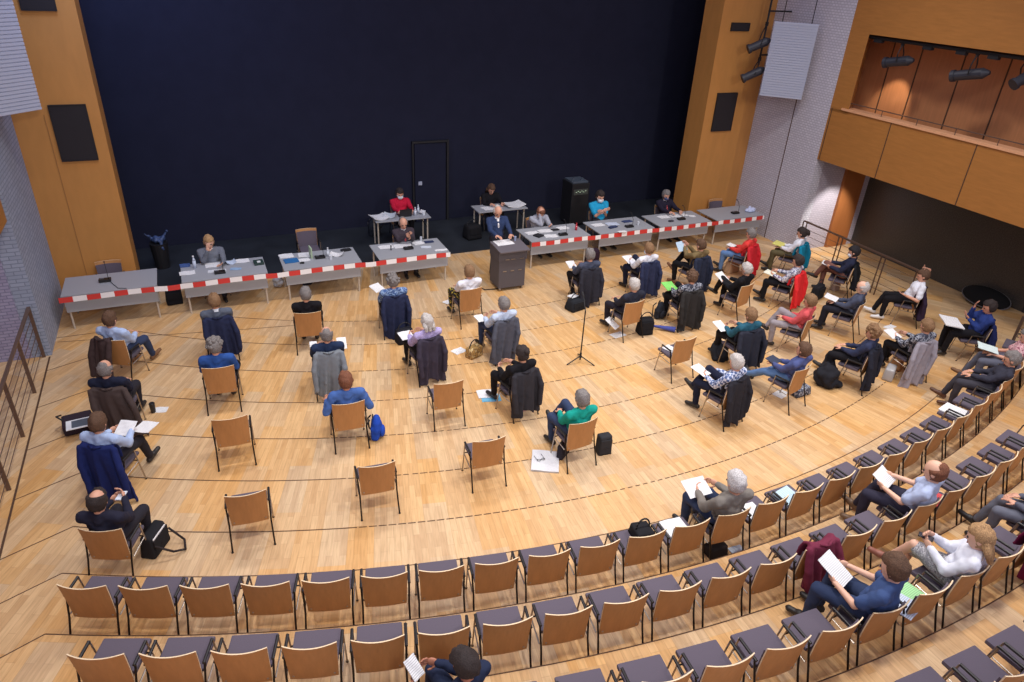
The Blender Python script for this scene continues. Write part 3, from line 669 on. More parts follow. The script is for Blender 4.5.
def laptop(x, y, z, rz, label, open_=True, c=(60, 62, 66)):
    t = thing('laptop', (x, y, z), R(rz), label, 'laptop'); bm = bmesh.new(); box(bm, (0, 0, .01), (.33, .23, .018), bevel=.004); obj('keyboard_base', bm, mat('laptop_%d' % c[0], c, .4), t)
    bm = bmesh.new(); box(bm, (0, .0, .115), (.33, .01, .22), T((0, .12, .01), 0, R(-18))); obj('screen', bm, mat('laptop_%d' % c[0], c, .4), t); return t

# ---------------------------------------------------------------- curved rows of chairs on the steps
ORD = ['first', 'second', 'third', 'fourth', 'fifth', 'sixth', 'seventh', 'eighth', 'ninth', 'tenth', 'eleventh', 'twelfth', 'thirteenth', 'fourteenth', 'fifteenth', 'sixteenth', 'seventeenth', 'eighteenth',
       'nineteenth', 'twentieth', 'twenty-first', 'twenty-second', 'twenty-third', 'twenty-fourth', 'twenty-fifth', 'twenty-sixth', 'twenty-seventh', 'twenty-eighth', 'twenty-ninth', 'thirtieth']
ROWS = [(19.67, .15, -.4164 + .0120, .03105, 0, 28, 'front curved row', 'chairs of the front curved row'),
        (20.64, .38, -.3831 + .0114, .02990, 0, 21, 'second curved row', 'chairs of the second curved row'),
        (21.67, .61, -.1488 + .0108, .02895, -4, 11, 'third curved row', 'chairs of the third curved row'),
        (22.68, .84, -.0454 + .0099, .0273, -1, 4, 'nearest, lower right row', 'chairs of the nearest curved row')]
SEATPOS = {}
for ri, (rr, h, a0, st, i0, i1, rn, gn) in enumerate(ROWS):
    for i in range(i0, i1):
        ph = a0 + st * i; rad = rr - .27
        x, y = CX + rad * math.sin(ph), CY - rad * math.cos(ph); SEATPOS[ri, i] = (x, y, h, math.degrees(ph))
        chair(x, y, h, ph, 'plywood and dark fabric chair, %s from the left in the %s' % (ORD[i - i0], rn), gn)

# ---------------------------------------------------------------- empty single chairs on the parquet
for x, y, yaw, lb in [(1.6, 7.5, -5, 'empty plywood chair in the middle foreground, left of the two nearest the curved rows'),
                      (3.2, 7.49, -4, 'empty plywood chair left of the floor papers of the green shirted person'),
                      (-.05, 7.52, -5, 'empty plywood chair nearest the black shoulder bag at lower left'),
                      (3.16, 9.09, -4, 'empty plywood chair behind the lavender shirted person'),
                      (-.1, 9.25, -4, 'empty plywood chair behind the blue sweatered person'),
                      (7.7, 9.02, 3, 'empty plywood chair with a white paper on its seat')]:
    chair(x, y, 0, R(yaw), lb)
sheet(7.66, 9.1, .465, 20, (.2, .24), 'white folded paper on the seat of the empty chair right of centre', tilt=2)
for x, y, yaw, lb in [(-1.97, 15.4, 180, 'chair behind the leftmost table in front of the wood pillar'), (2.2, 16.2, 180, 'dark chair behind the table with the blue folder'), (13.85, 15.4, 180, 'dark chair behind the rightmost table')]:
    chair(x, y, 0, R(yaw), lb)

# ---------------------------------------------------------------- fabrics
LBLUE = fab((176, 196, 232)); NAVY = fab((34, 42, 78)); DNAVY = fab((32, 36, 56)); DARK = fab((44, 42, 50)); BLACKF = fab((26, 25, 30)); BROWN = fab((74, 62, 60)); ROYAL = fab((48, 84, 152)); MID = fab((72, 104, 168))
GREYJ = fab((112, 116, 126)); GREYB = fab((92, 100, 116)); WHITEF = fab((226, 228, 238)); TEALG = fab((24, 152, 138)); CHAR = fab((62, 62, 68)); JEANS = fab((92, 124, 170)); DJEANS = fab((54, 66, 96)); GREYT = fab((96, 98, 112))
STRIPE = spots_mat('black_yellow_cloth', (30, 28, 32), [(30, 28, 32), (214, 190, 70)], 30)
LAV = spots_mat('lavender_print', (172, 158, 206), [(190, 178, 220), (150, 134, 190)], 50); BLUEP = spots_mat('blue_patterned_cloth', (70, 98, 152), [(150, 178, 214), (56, 78, 130)], 22)
FLOR = spots_mat('floral_white', (206, 206, 216), [(120, 122, 150), (60, 60, 90), (180, 120, 140)], 24); PINKF = spots_mat('pink_floral', (196, 140, 148), [(226, 190, 192), (150, 84, 100)], 26)
CAMO = spots_mat('dark_print', (66, 70, 86), [(160, 164, 176), (36, 38, 52)], 14); CHK = check_mat('blue_white_check', (206, 214, 236), (84, 104, 150), 22)
RED = fab((214, 52, 56)); CRIM = fab((196, 30, 60)); CORAL = fab((206, 88, 92)); TEAL = fab((24, 118, 144)); TURQ = fab((38, 154, 200)); OLIVE = fab((120, 102, 70)); PLUM = fab((58, 42, 66)); BURG = fab((116, 40, 62)); LGREY = fab((176, 172, 178)); TAUPE = fab((128, 122, 118))
DKBLUE = fab((40, 58, 118)); TEAL2 = fab((44, 92, 112)); KHAKI = fab((92, 84, 60)); SLATE = fab((72, 78, 98)); BLUET = fab((76, 102, 152)); SKIRT = spots_mat('grey_print', (150, 148, 152), [(196, 194, 196), (112, 110, 116)], 40)
TWEED = fab((124, 118, 112)); PALEB = fab((190, 204, 228)); WGREY = fab((150, 150, 160))

def seat(hx, hy, yaw, who, extra, shirt, trousers, coat=None, z0=0, back=0, **k):
    """single chair, the person on it and, where one hangs there, the coat; (hx, hy) is where the head is"""
    v = Matrix.Rotation(R(yaw), 3, 'Z') @ Vector((k.get('sidelean', 0) * 1.3, -.13 + back + k.get('lean', 0), 0)); x, y = hx - v.x, hy - v.y
    chair(x, y, z0, R(yaw if k.get('cyaw') is None else k.pop('cyaw')), 'plywood chair that the %s sits on' % who)
    person(x, y, z0, yaw, '%s %s' % (who, extra), shirt, trousers, **k)
    if coat:
        m, name, lb, o = coat; jacket(x, y, z0, yaw, m, lb % who if '%s' in lb else lb, name=name, **o)
    return x, y
J = 'jacket'
# rear-left column
x, y = seat(-1.70, 12.13, -30, 'person in light blue shirt with dark brown hair', 'sitting turned right at the far left', LBLUE, DJEANS, hair='brown', arms='lap', legs='half', shoes=(120, 84, 56))
jacket(x - .13, y - .03, 0, -30, fab((66, 52, 52)), 'dark brown coat over the left side of the far left chair back', zb=.1, w=.3, shift=-.05)
x, y = seat(-1.69, 10.44, -14, 'balding person in dark navy shirt', 'seen from behind at the left', DNAVY, DARK, (BROWN, J, 'long dark brown coat draped to the floor behind the balding person', dict(zb=.02, w=.5, shift=.14, flare=.15)), hair='grey', style='ring')
x, y = seat(-1.70, 8.99, -28, 'person in sky blue shirt with cropped brown hair', 'sitting turned right at the left', LBLUE, DARK, (fab((30, 40, 92)), J, 'royal navy jacket hung behind the sky blue shirt', dict(zb=.04, w=.5, shift=.1, flare=.2)), hair='brown', legs='half', arms='read', lean=.03)
lap_sheet(x, y, 0, -28, 'white sheet on the knee of the person in sky blue shirt', off=(.24, .46, .70), size=(.24, .3), tilt=-5)
lap_sheet(x, y, 0, -28, 'white sheet held up by the person in sky blue shirt', off=(.06, .30, .78), size=(.24, .24), tilt=25)
x, y = seat(-1.61, 7.34, -22, 'person in dark suit with bald patch', 'looking at a phone at lower left', fab((40, 40, 56)), DARK, hair='dark', style='spot', arms='phone', legs='normal')
box_thing('smartphone', *(lambda v: (x + v.x, y + v.y, .87))(Matrix.Rotation(R(-22), 3, 'Z') @ Vector((.02, .27, 0))), -22, (.085, .16, .012), mat('phone_shell', (200, 206, 216), .3), 'bright phone in the hands of the dark suited person', 'phone', ('screen', (0, 0, .0125), (.075, .145, .002), mat('phone_screen', (225, 236, 250), .2)))
# second column
seat(-.06, 12.32, 0, 'person in grey jacket with fair hair', 'facing the table with the bottle', GREYB, DARK, (fab((36, 42, 70)), J, 'navy jacket hung behind the grey jacketed person', dict(zb=.16, w=.48, shift=.06)), hair='lightbrown', collar=M_MASK)
seat(-.16, 10.63, -7, 'grey haired person in royal blue sweater', 'seated in the second column from the left', ROYAL, BLACKF, hair='grey', style='curly', arms='thighs', legs='tucked')
# third column
seat(1.5, 12.12, -8, 'grey cropped person in black jacket', 'facing the table with the blue folder', BLACKF, BLACKF, hair='grey', legs='tucked')
x, y = seat(1.56, 10.45, -6, 'balding person in dark navy jumper', 'holding papers in the third column', fab((38, 52, 82)), DARK, (fab((122, 128, 136)), J, 'light grey jacket hung behind the navy jumper', dict(zb=.12, w=.46, shift=-.02)), hair='grey', style='ring', arms='read')
lap_sheet(x, y, 0, -6, 'white sheet in the right hand of the balding person in navy jumper', off=(.26, .26, .74), size=(.16, .24), tilt=30); lap_sheet(x, y, 0, -6, 'white sheet left of the balding person in navy jumper', off=(-.22, .14, .80), size=(.12, .22), tilt=25)
seat(1.55, 8.93, -4, 'person in medium blue shirt with reddish hair', 'beside the blue backpack', MID, DARK, hair='reddish', arms='side', legs='normal', skin=2)
# fourth column
x, y = seat(3.18, 12.2, -3, 'grey curly person in blue patterned blouse', 'with a paper in the left hand', BLUEP, DARK, (fab((38, 44, 72)), J, 'long navy coat hung behind the patterned blouse', dict(zb=.04, w=.48, flare=.06)), hair='grey', style='curly', arms='read')
lap_sheet(x, y, 0, -3, 'white sheet held beside the patterned blouse', off=(-.22, .40, .80), size=(.24, .24), tilt=20, rz=30)
x, y = seat(3.27, 10.35, 8, 'white haired person in lavender blouse', 'reading in the fourth column', LAV, BLACKF, (fab((60, 54, 68)), J, 'dark quilted jacket behind the lavender blouse', dict(zb=.06, w=.46, quilt=True)), hair='white', style='bob', arms='read')
lap_sheet(x, y, 0, 8, 'white sheet on the lap of the lavender blouse', off=(-.22, .28, .74), size=(.24, .24), tilt=10)
# fifth column
x, y = seat(4.75, 12.16, 4, 'person in white shirt and black yellow striped trousers', 'beside the lectern', WHITEF, STRIPE, hair='lightbrown', arms='lap', legs='half', sleeve='short')
sheet(4.67, 13.21, 0.010, 25, (.2, .16), 'small white paper on the floor at the striped trouser leg')
x, y = seat(4.83, 10.57, 8, 'grey haired person in pale blue shirt', 'below the lectern', PALEB, DJEANS, (fab((78, 80, 92)), J, 'grey jacket hung behind the pale blue shirt', dict(zb=.08, w=.48, shift=-.1)), hair='grey', arms='read')
lap_sheet(x, y, 0, 8, 'white sheet on the knee of the pale blue shirt', off=(-.24, .30, .72), size=(.18, .22), tilt=10)
x, y = seat(4.38, 8.78, 12, 'dark haired person in black top', 'with elbow out, right of the middle', BLACKF, BLACKF, (fab((52, 50, 56)), 'leather_jacket', 'black leather jacket hung behind the dark haired person', dict(zb=.12, w=.5, flare=.14)), hair='dark', style='bun', arms='read')
x, y = seat(4.66, 7.28, 3, 'grey haired person in emerald green shirt', 'cross-legged beside a black bag', TEALG, DJEANS, hair='grey', arms='lap', legs='crossR', skin=0)
# seventh column
x, y = seat(7.61, 12.23, -2, 'grey haired person in grey blue cardigan', 'reading before the third table from the right', SLATE, BLACKF, (fab((46, 46, 56)), J, 'dark jacket hung behind the grey blue cardigan', dict(zb=.06, w=.48)), hair='grey', arms='read', legs='tucked')
lap_sheet(x, y, 0, -2, 'white sheet read by the grey blue cardigan person', off=(-.18, .34, .76), size=(.2, .24), tilt=20)
x, y = seat(7.67, 10.55, 6, 'white haired person in dark jumper', 'knees forward right of the microphone stand', fab((44, 46, 60)), fab((40, 38, 50)), hair='white', arms='lap', legs='half')
x, y = seat(7.6, 7.36, 14, 'white haired person in checked shirt', 'cross-legged with papers, in the row nearest the seats', CHK, DNAVY, (fab((42, 41, 48)), J, 'black coat hung behind the checked shirt', dict(zb=.08, w=.5)), hair='white', arms='read', legs='crossR')
lap_sheet(x, y, 0, 14, 'white sheet on the thigh of the checked shirt person', off=(-.1, .42, .76), size=(.22, .3), tilt=10)
# eighth column
x, y = seat(9.10, 12.15, 4, 'grey haired person in white shirt', 'masked, before the second table from the right', WHITEF, DNAVY, (fab((44, 50, 78)), J, 'navy jacket hung behind the masked white shirt', dict(zb=.08, w=.49)), hair='lightbrown', arms='read', mask=M_MASK, legs='crossR')
lap_sheet(x, y, 0, 4, 'white sheets on the lap of the masked white shirt', off=(-.12, .34, .74), size=(.26, .3), tilt=15)
x, y = seat(9.07, 10.51, -4, 'curly haired person in printed blouse', 'holding a green folder', CAMO, BLACKF, (fab((48, 46, 46)), J, 'black jacket hung behind the printed blouse', dict(zb=.06, w=.49, flare=.14)), hair='brown', style='curly', arms='read', legs='crossR')
lap_sheet(x, y, 0, -4, 'bright green folder on the lap of the curly haired person', (130, 214, 104), (.26, .3), off=(-.18, .34, .76), tilt=12, name='folder', cat='folder', th=.012)
x, y = seat(9.05, 8.68, 0, 'fair haired person in petrol blue jumper', 'reading beside the black backpack', TEAL2, BLACKF, (fab((44, 46, 58)), J, 'wide dark jacket hung behind the petrol blue jumper', dict(zb=.1, w=.56, flare=.16)), hair='lightbrown', arms='read')
lap_sheet(x, y, 0, 0, 'white sheet on the knees of the petrol blue jumper', off=(-.24, .32, .74), size=(.2, .3), tilt=15)
x, y = seat(9.02, 7.34, 14, 'person in blue shirt and light jeans', 'slumped with legs crossed, nearest the seats', fab((78, 88, 136)), JEANS, hair='brown', arms='lap', legs='stretch', tilt=-.02, pitch=0)
lap_sheet(x, y, 0, 14, 'dark tablet on the lap of the person in jeans', (52, 60, 84), (.24, .2), off=(-.04, .30, .74), tilt=10, name='tablet', cat='tablet')
# ninth column
x, y = seat(10.44, 12.0, 10, 'brown haired person in tan top', 'holding a pale blue sheet', OLIVE, BLACKF, (fab((40, 46, 66)), J, 'dark navy coat hung behind the tan top', dict(zb=.06, w=.49)), hair='brown', arms='hands_up', legs='crossR', shoes=(120, 84, 60))
lap_sheet(x, y, 0, 10, 'pale blue sheet held up by the tan topped person', (196, 222, 244), (.3, .24), off=(-.1, .34, .98), tilt=55)
x, y = seat(10.51, 10.5, 16, 'white haired person in black suit', 'reading behind the red coat', BLACKF, BLACKF, hair='white', arms='read', legs='cross')
lap_sheet(x, y, 0, 16, 'white sheet read by the black suited person', off=(-.06, .38, .80), size=(.26, .26), tilt=30)
x, y = seat(10.63, 8.79, 27, 'fair haired person in coral top', 'with legs crossed in pale trousers', CORAL, fab((150, 142, 148)), hair='lightbrown', style='short', arms='lap', legs='crossR')
x, y = seat(10.75, 7.38, 24, 'person in dark navy jacket with wavy brown hair', 'in the row nearest the seats', fab((48, 54, 80)), BLACKF, (fab((38, 40, 52)), J, 'black jacket hung behind the wavy brown hair', dict(zb=.1, w=.5)), hair='lightbrown', style='curly', arms='lap', legs='half')
# tenth column
x, y = seat(12.15, 12.26, 24, 'grey haired person in red jacket', 'in jeans before the rightmost table', fab((220, 66, 62)), JEANS, (fab((196, 40, 50)), 'coat', 'red coat hung on the chair before the rightmost table', dict(zb=.04, w=.5)), hair='grey', arms='lap', legs='half')
lap_sheet(x, y, 0, 24, 'white sheet on the lap of the red jacketed person', off=(-.03, .28, .75), size=(.22, .18), tilt=10)
x, y = seat(11.98, 10.51, 26, 'dark haired person in white floral blouse', 'reading in black trousers', FLOR, BLACKF, (fab((226, 48, 52)), 'coat', 'bright red jacket hung behind the white floral blouse', dict(zb=.14, w=.52)), hair='dark', arms='read', legs='half')
lap_sheet(x, y, 0, 26, 'pale sheet on the knees of the floral blouse', (232, 232, 214), (.26, .22), off=(-.1, .38, .74), tilt=10)
x, y = seat(12.25, 8.96, 30, 'bald person in slate jumper', 'holding a white sheet', SLATE, fab((34, 34, 44)), hair='white', style='ring', arms='lap', legs='normal', skin=1, lean=-.02)
lap_sheet(x, y, 0, 30, 'white sheet on the lap of the slate jumper', off=(-.02, .36, .76), size=(.28, .26), tilt=12)
x, y = seat(11.97, 7.22, -4, 'brown haired person in dark patterned shirt', 'before the curved rows at the right', CAMO, BLACKF, (fab((150, 144, 154)), 'coat', 'long light grey coat hung to the floor at the right', dict(zb=.0, w=.48, flare=.2, shift=-.14)), hair='lightbrown', arms='read', legs='half')
lap_sheet(x, y, 0, -4, 'white sheet on the lap of the dark patterned shirt', off=(-.16, .36, .76), size=(.24, .26), tilt=15)
# eleventh column
x, y = seat(13.48, 11.93, 28, 'dark haired person in white blouse', 'with a yellow folder near the railing', WHITEF, KHAKI, (fab((22, 126, 158)), 'coat', 'teal coat hung behind the white blouse near the railing', dict(zb=.04, w=.56)), hair='dark', style='ponytail', arms='lap', legs='half')
lap_sheet(x, y, 0, 28, 'yellow folder on the lap near the railing', (226, 220, 122), (.34, .26), off=(0, .34, .74), tilt=8, name='folder', cat='folder', th=.012)
x, y = seat(13.73, 10.54, 34, 'black haired masked person in navy jacket', 'with legs crossed at the railing', fab((40, 44, 66)), fab((122, 84, 76)), (fab((30, 32, 38)), J, 'black jacket hung on the chair at the railing', dict(zb=.3, w=.4, shift=.05)), hair='black', arms='read', legs='cross', mask=M_MASK)
lap_sheet(x, y, 0, 34, 'white sheet on the knees of the masked person at the railing', off=(0, .36, .74), size=(.28, .22), tilt=12)
x, y = seat(14.1, 9.02, 44, 'person in white T-shirt with a hand behind the head', 'leaning back by the railing', WHITEF, BLACKF, (fab((52, 40, 62)), J, 'plum jacket hung behind the white T-shirt', dict(zb=.16, w=.5)), hair='brown', arms='behind', legs='half', sleeve='short', shoes=(220, 220, 220), tilt=-.03)
x, y = seat(14.0, 7.39, 52, 'bearded person in dark blue shirt', 'with an open booklet near the black dome', DKBLUE, BLACKF, (fab((34, 44, 92)), J, 'dark blue jacket hung behind the bearded person', dict(zb=.25, w=.46)), hair='dark', arms='chin', legs='normal', skin=2)
lap_sheet(x, y, 0, 52, 'large white open booklet on the lap of the bearded person', off=(-.04, .44, .74), size=(.5, .36), tilt=6, name='booklet', cat='booklet', th=.02)

# people in the curved rows
def rowseat(ri, i, who, extra, shirt, trousers, dyaw=0, **k):
    x, y, h, a = SEATPOS[ri, i]; person(x, y, h, a + dyaw, '%s %s' % (who, extra), shirt, trousers, **k); return x, y, h, a + dyaw
x, y, h, a = rowseat(0, 12, 'grey haired person in taupe jacket', 'reading in the front curved row', TWEED, DJEANS, hair='silver', arms='read', legs='half', s=1.05)
lap_sheet(x, y, h, a, 'white sheets held by the taupe jacketed person', off=(-.14, .34, .78), size=(.34, .26), tilt=22)
x, y, h, a = rowseat(0, 23, 'person in dark striped jumper', 'stretched out near the right end of the front curved row', fab((54, 54, 66)), fab((64, 62, 70)), dyaw=14, hair='grey', arms='lap', legs='half', tilt=-.04, shoes=(88, 56, 40))
x, y, h, a = rowseat(0, 25, 'person in pink floral blouse', 'with grey trousers at the right edge', PINKF, GREYT, dyaw=16, hair='grey', arms='lap', legs='half', sleeve='short', shoes=(120, 84, 56))
lap_sheet(x, y, h, a, 'pale green white sheet on the lap of the pink floral blouse', (222, 240, 238), (.3, .34), off=(0, .36, .76), tilt=8)
x, y, h, a = rowseat(1, 15, 'balding person in pale blue shirt', 'reading in the second curved row', fab((176, 188, 218)), fab((52, 50, 66)), dyaw=14, hair='reddish', style='ring', arms='read', legs='half', sleeve='short', skin=1, shoes=(110, 86, 66), s=1.05)
lap_sheet(x, y, h, a, 'folded newspaper in the hands of the balding person in pale blue', off=(0, .34, .80), size=(.3, .24), tilt=30)
x, y, h, a = rowseat(2, 4, 'brown haired person in blue T-shirt', 'reading in the third curved row', fab((66, 86, 130)), DJEANS, dyaw=18, hair='brown', arms='read', legs='normal', sleeve='short', skin=1, s=1.05, lean=.03)
lap_sheet(x, y, h, a, 'white sheets held over the knees of the blue T-shirt', off=(-.04, .36, .82), size=(.24, .34), tilt=28)
x, y, h, a = rowseat(2, 6, 'blond person in white blouse and grey skirt', 'cross-legged in the third curved row', WHITEF, SKIRT, dyaw=26, hair='blond', style='long', arms='phone', legs='cross', bare=1, skin=1, shoes=(150, 96, 80))
v = Matrix.Rotation(R(a), 3, 'Z') @ Vector((0, .29, 0)); box_thing('smartphone', x + v.x, y + v.y, h + .88, a, (.08, .15, .012), M_BLACK, 'dark phone held by the blond person', 'phone', ('screen', (0, 0, .0125), (.07, .135, .002), mat('phone_off', (60, 60, 70), .2)))
x, y, h, a = rowseat(2, 9, 'person in grey trousers', 'at the right edge, black shoes forward', GREYT, fab((104, 106, 118)), dyaw=18, hair='grey', legs='half', shoes=(30, 28, 30))
x, y, h, a = rowseat(2, -3, 'dark haired person in navy tracksuit', 'bent over at the bottom edge', fab((40, 48, 72)), fab((38, 46, 70)), dyaw=42, hair='dark', style='short', arms='read', legs='wide', lean=.04, sidelean=.08, pitch=40, skin=3)
lap_sheet(x, y, h, a, 'white page held by the navy tracksuit person', off=(-.03, .36, .86), size=(.12, .2), tilt=50)

# people on the stage, facing the hall
seat(.02, 15.35, 180, 'blond person in grey jacket', 'with a hand at the face behind the second table', GREYJ, DARK, hair='blond', style='bob', arms='tableface', skin=1, collar=M_WHITE)
seat(4.3, 15.35, 180, 'bald person in dark grey suit', 'hands folded, behind the table left of the lectern', fab((66, 58, 66)), DARK, hair='grey', style='ring', arms='hands_up', skin=0, collar=M_WHITE, tie=True)
seat(4.86, 17.6, 180, 'masked person in red sweater', 'behind the rear left table', CRIM, BLACKF, hair='dark', arms='table', mask=M_MASK)
seat(7.43, 17.45, 180, 'long haired person in black', 'writing at the rear right table', BLACKF, BLACKF, hair='brown', style='long', arms='table', lean=.1, pitch=35)
seat(7.93, 15.35, 180, 'bowed person in pale grey jacket', 'head down behind the table right of the lectern', fab((168, 170, 182)), DARK, hair='reddish', style='spot', arms='tableface', lean=.22, pitch=45)
seat(9.84, 15.6, 180, 'masked person in turquoise T-shirt', 'arms crossed beside the black equipment rack', TURQ, DARK, hair='dark', arms='cross', mask=M_MASK, sleeve='short', s=1.1)
seat(11.96, 15.55, 180, 'masked person in dark suit with red tie', 'in front of the right pillar', fab((38, 34, 50)), DARK, hair='grey', arms='table', mask=M_MASKB, collar=M_WHITE, tie=True)
person(6.26, 14.2, 0, 176, 'bald person in navy suit standing and reading at the dark lectern', fab((48, 62, 96)), DARK, hair='white', style='ring', arms='table', stand=True, collar=M_WHITE, tie=True, pitch=35, lean=.05, skin=0)

# ---------------------------------------------------------------- tables, tape, lectern
def table(x, y, label, w=1.66, d=.92, front=True):
    t = thing('conference_table', (x, y, 0), 0, label, 'table', None)
    bm = bmesh.new(); box(bm, (0, 0, .735), (w, d, .026), bevel=.006); obj('tabletop', bm, M_TABLE, t)
    if front:
        bm = bmesh.new(); box(bm, (0, -d / 2 + .06, .545), (w - .05, .02, .34), bevel=.004); obj('modesty_panel', bm, M_TABLE, t)
    for sx in (-1, 1):
        for sy in (-1, 1):
            bm = bmesh.new(); cone(bm, (sx * (w / 2 - .07), sy * (d / 2 - .1), 0), (sx * (w / 2 - .07), sy * (d / 2 - .1), .722), .02, .02, 10); obj('leg', bm, M_TLEG, t)
        bm = bmesh.new(); tube(bm, [(sx * (w / 2 - .07), -d / 2 + .1, .45), (sx * (w / 2 - .25), -d / 2 + .1, .70)], .01, 6); obj('brace', bm, M_BLACKM, t)
    return t
TX = [-1.89, .22, 2.21, 4.26, 8.03, 9.97, 11.82, 13.68]
for x, lb in zip(TX, ['grey table at the far left with one microphone unit', 'grey table with bottle and papers, second from the left', 'grey table with a blue folder, third from the left', 'grey table just left of the lectern', 'grey table just right of the lectern',
                      'grey table in front of the turquoise T-shirt person', 'grey table in front of the red tied person', 'nearly empty grey table at the far right']):
    table(x, 14.76, lb)
for x, y, lb in [(4.7, 17.0, 'small grey table at the rear with heaped papers and bottles'), (7.5, 17.0, 'small grey table at the rear right of the lectern')]:
    table(x, y, lb, 1.46, .6, False)
def tape(x0, x1, red, white, label, sags):
    bm = bmesh.new(); x = x0; i = 0; n = 6
    while x < x1:
        L = red if i % 2 == 0 else white; L = min(L, x1 - x)
        for k in range(n):
            a, b = x + L * k / n, x + L * (k + 1) / n; P = []
            for xx in (a, b):
                s = sum(-.012 * max(0, 1 - ((xx - c) / .22) ** 2) for c in sags) + .006 * math.sin(xx * 3.1)
                P.append((xx, 14.278 + .004 * math.sin(xx * 7), s))
            for off in (0, -.0015):
                vs = [bm.verts.new((p[0], p[1] + off - .012 * q, .735 + p[2] - .105 * q)) for p, q in ((P[0], 0), (P[0], 1), (P[1], 1), (P[1], 0))]
                f = bm.faces.new(vs); f.material_index = i % 2
        x += L; i += 1
    return tag(obj('barrier_tape', bm, [M_RED, M_WHITE]), label, 'barrier tape')
tape(-2.76, 5.1, .235, .235, 'red and white barrier tape along the left four tables', [-.82, 1.21, 3.22])
tape(7.2, 14.5, .23, .16, 'red and white barrier tape along the right four tables', [9.0, 10.9, 12.75])

t = thing('lectern', (6.28, 13.62, 0), 0, 'dark grey rolling lectern between the two table groups', 'lectern')
LG = mat('lectern_grey', (82, 78, 84), .55, bump=.1, bscale=150)
bm = bmesh.new(); box(bm, (0, 0, .42), (.66, .52, .68), bevel=.012); obj('case', bm, LG, t)
bm = bmesh.new(); box(bm, (0, .0, .88), (.7, .56, .25), bevel=.012); obj('upper_case', bm, LG, t)
bm = bmesh.new(); box(bm, (0, .0, 1.03), (.74, .62, .035), T((0, 0, 0), 0, R(4)), bevel=.008); obj('reading_board', bm, mat('lectern_top', (104, 98, 104), .5), t)
for x in (-.19, .0, .19):
    bm = bmesh.new(); box(bm, (x, -.265, .5), (.085, .012, .02)); obj('handle', bm, M_CHROME, t)
for x in (-.14, .0, .22):
    bm = bmesh.new(); box(bm, (x, -.285, .79), (.1, .012, .014)); obj('latch', bm, M_CHROME, t)
for sx in (-1, 1):
    for sy in (-1, 1):
        bm = bmesh.new(); cone(bm, (sx * .28 - .012, sy * .21, .04), (sx * .28 + .012, sy * .21, .04), .04, .04, 14); box(bm, (sx * .28, sy * .21, .07), (.04, .04, .03)); obj('caster', bm, M_CHROME, t)
sheet(6.2, 13.72, 1.055, 3, (.42, .28), 'white speech papers lying on the lectern', tilt=4)
bm = bmesh.new(); tube(bm, [(5.98, 13.5, .02), (5.7, 13.55, .012), (5.55, 13.9, .012), (5.5, 14.3, .012)], .012, 6); tag(obj('cable', bm, M_BLACK, sm=True), 'black cable running left from the lectern foot', 'cable')
cup(6.5, 13.76, 1.06, (150, 160, 190), 'small glass on the right of the lectern', .09, .03)

# ---------------------------------------------------------------- things on the tables
TZ = .75
console(-1.99, 14.80, 0.760, 180, 'black microphone unit on the far left table')
bm = bmesh.new(); tube(bm, [(-1.91, 14.77, 0.757), (-1.75, 14.37, 0.757), (-1.6, 14.31, .757)], .006, 6); tag(obj('cable', bm, M_BLACK, sm=True), 'thin black cable of the far left microphone unit', 'cable')
sheet(-0.52, 15.15, 0.752, 4, (.2, .14), 'blue box lid at the left end of the second table', (64, 92, 150), th=.03, name='box', cat='box')
sheet(-0.49, 14.75, 0.752, 4, (.3, .2), 'white sheet at the left front of the second table')
bottle(-0.33, 14.99, 0.750, (196, 206, 222), 'clear water bottle on the second table', .27)
sheet(0.04, 15.03, 0.752, 2, (.34, .24), 'white sheets before the blond person, near side of the second table'); sheet(0.08, 14.68, 0.752, -3, (.36, .14), 'white sheet beside the microphone unit on the second table', (226, 230, 236))
console(0.13, 14.56, 0.750, 180, 'black microphone unit on the second table')
sheet(0.38, 15.04, 0.752, 10, (.2, .2), 'crumpled pale blue sheet at the middle of the second table', (206, 220, 240), curl=1); sheet(0.45, 14.68, 0.752, -12, (.22, .12), 'blue white leaflet at the front of the second table', (150, 180, 214))
sheet(0.61, 15.09, 0.752, 3, (.3, .22), 'white sheet right of the middle of the second table')
box_thing('tray', 0.93, 14.85, 0.750, 3, (.2, .22, .05), mat('tray_dark_green', (40, 60, 56), .5), 'dark green tray at the right end of the second table', 'tray', ('cup_holder', (0, -.04, .055), (.07, .07, .02), mat('tray_white', (220, 224, 226), .5)))
sheet(1.54, 15.10, 0.752, 4, (.3, .24), 'white sheet left rear of the third table'); sheet(1.92, 15.04, 0.752, -4, (.26, .26), 'white sheet behind the green binder on the third table'); sheet(1.87, 14.75, 0.752, 8, (.24, .16), 'white sheet in front on the third table')
sheet(1.60, 14.78, 0.753, 4, (.3, .24), 'bright blue folder on the third table', (36, 108, 170), th=.014, name='folder', cat='folder')
sheet(1.80, 14.57, 0.752, 0, (.09, .05), 'small black case on the third table', (30, 30, 34), th=.03, name='case', cat='case')
bm = bmesh.new(); box(bm, (0, 0, .12), (.03, .2, .24), bevel=.004); tag(obj('binder', bm, mat('binder_green', (170, 190, 160), .6), loc=(2.04, 14.88, 0.750), rz=R(5)), 'pale green upright binder on the third table', 'binder')
console(2.22, 14.77, 0.750, 180, 'black microphone unit on the third table')
bottle(2.41, 14.83, 0.750, (206, 212, 222), 'clear bottle right of the third table microphone', .2); cup(2.43, 14.64, 0.750, (214, 218, 226), 'white cup on the third table', .09)
sheet(2.60, 14.83, 0.752, -20, (.28, .22), 'white crumpled sheets right of the third table cup', curl=1); sheet(2.85, 15.04, 0.752, 10, (.22, .12), 'small black pouch at the right rear of the third table', (26, 26, 30), th=.03, name='pouch', cat='pouch')
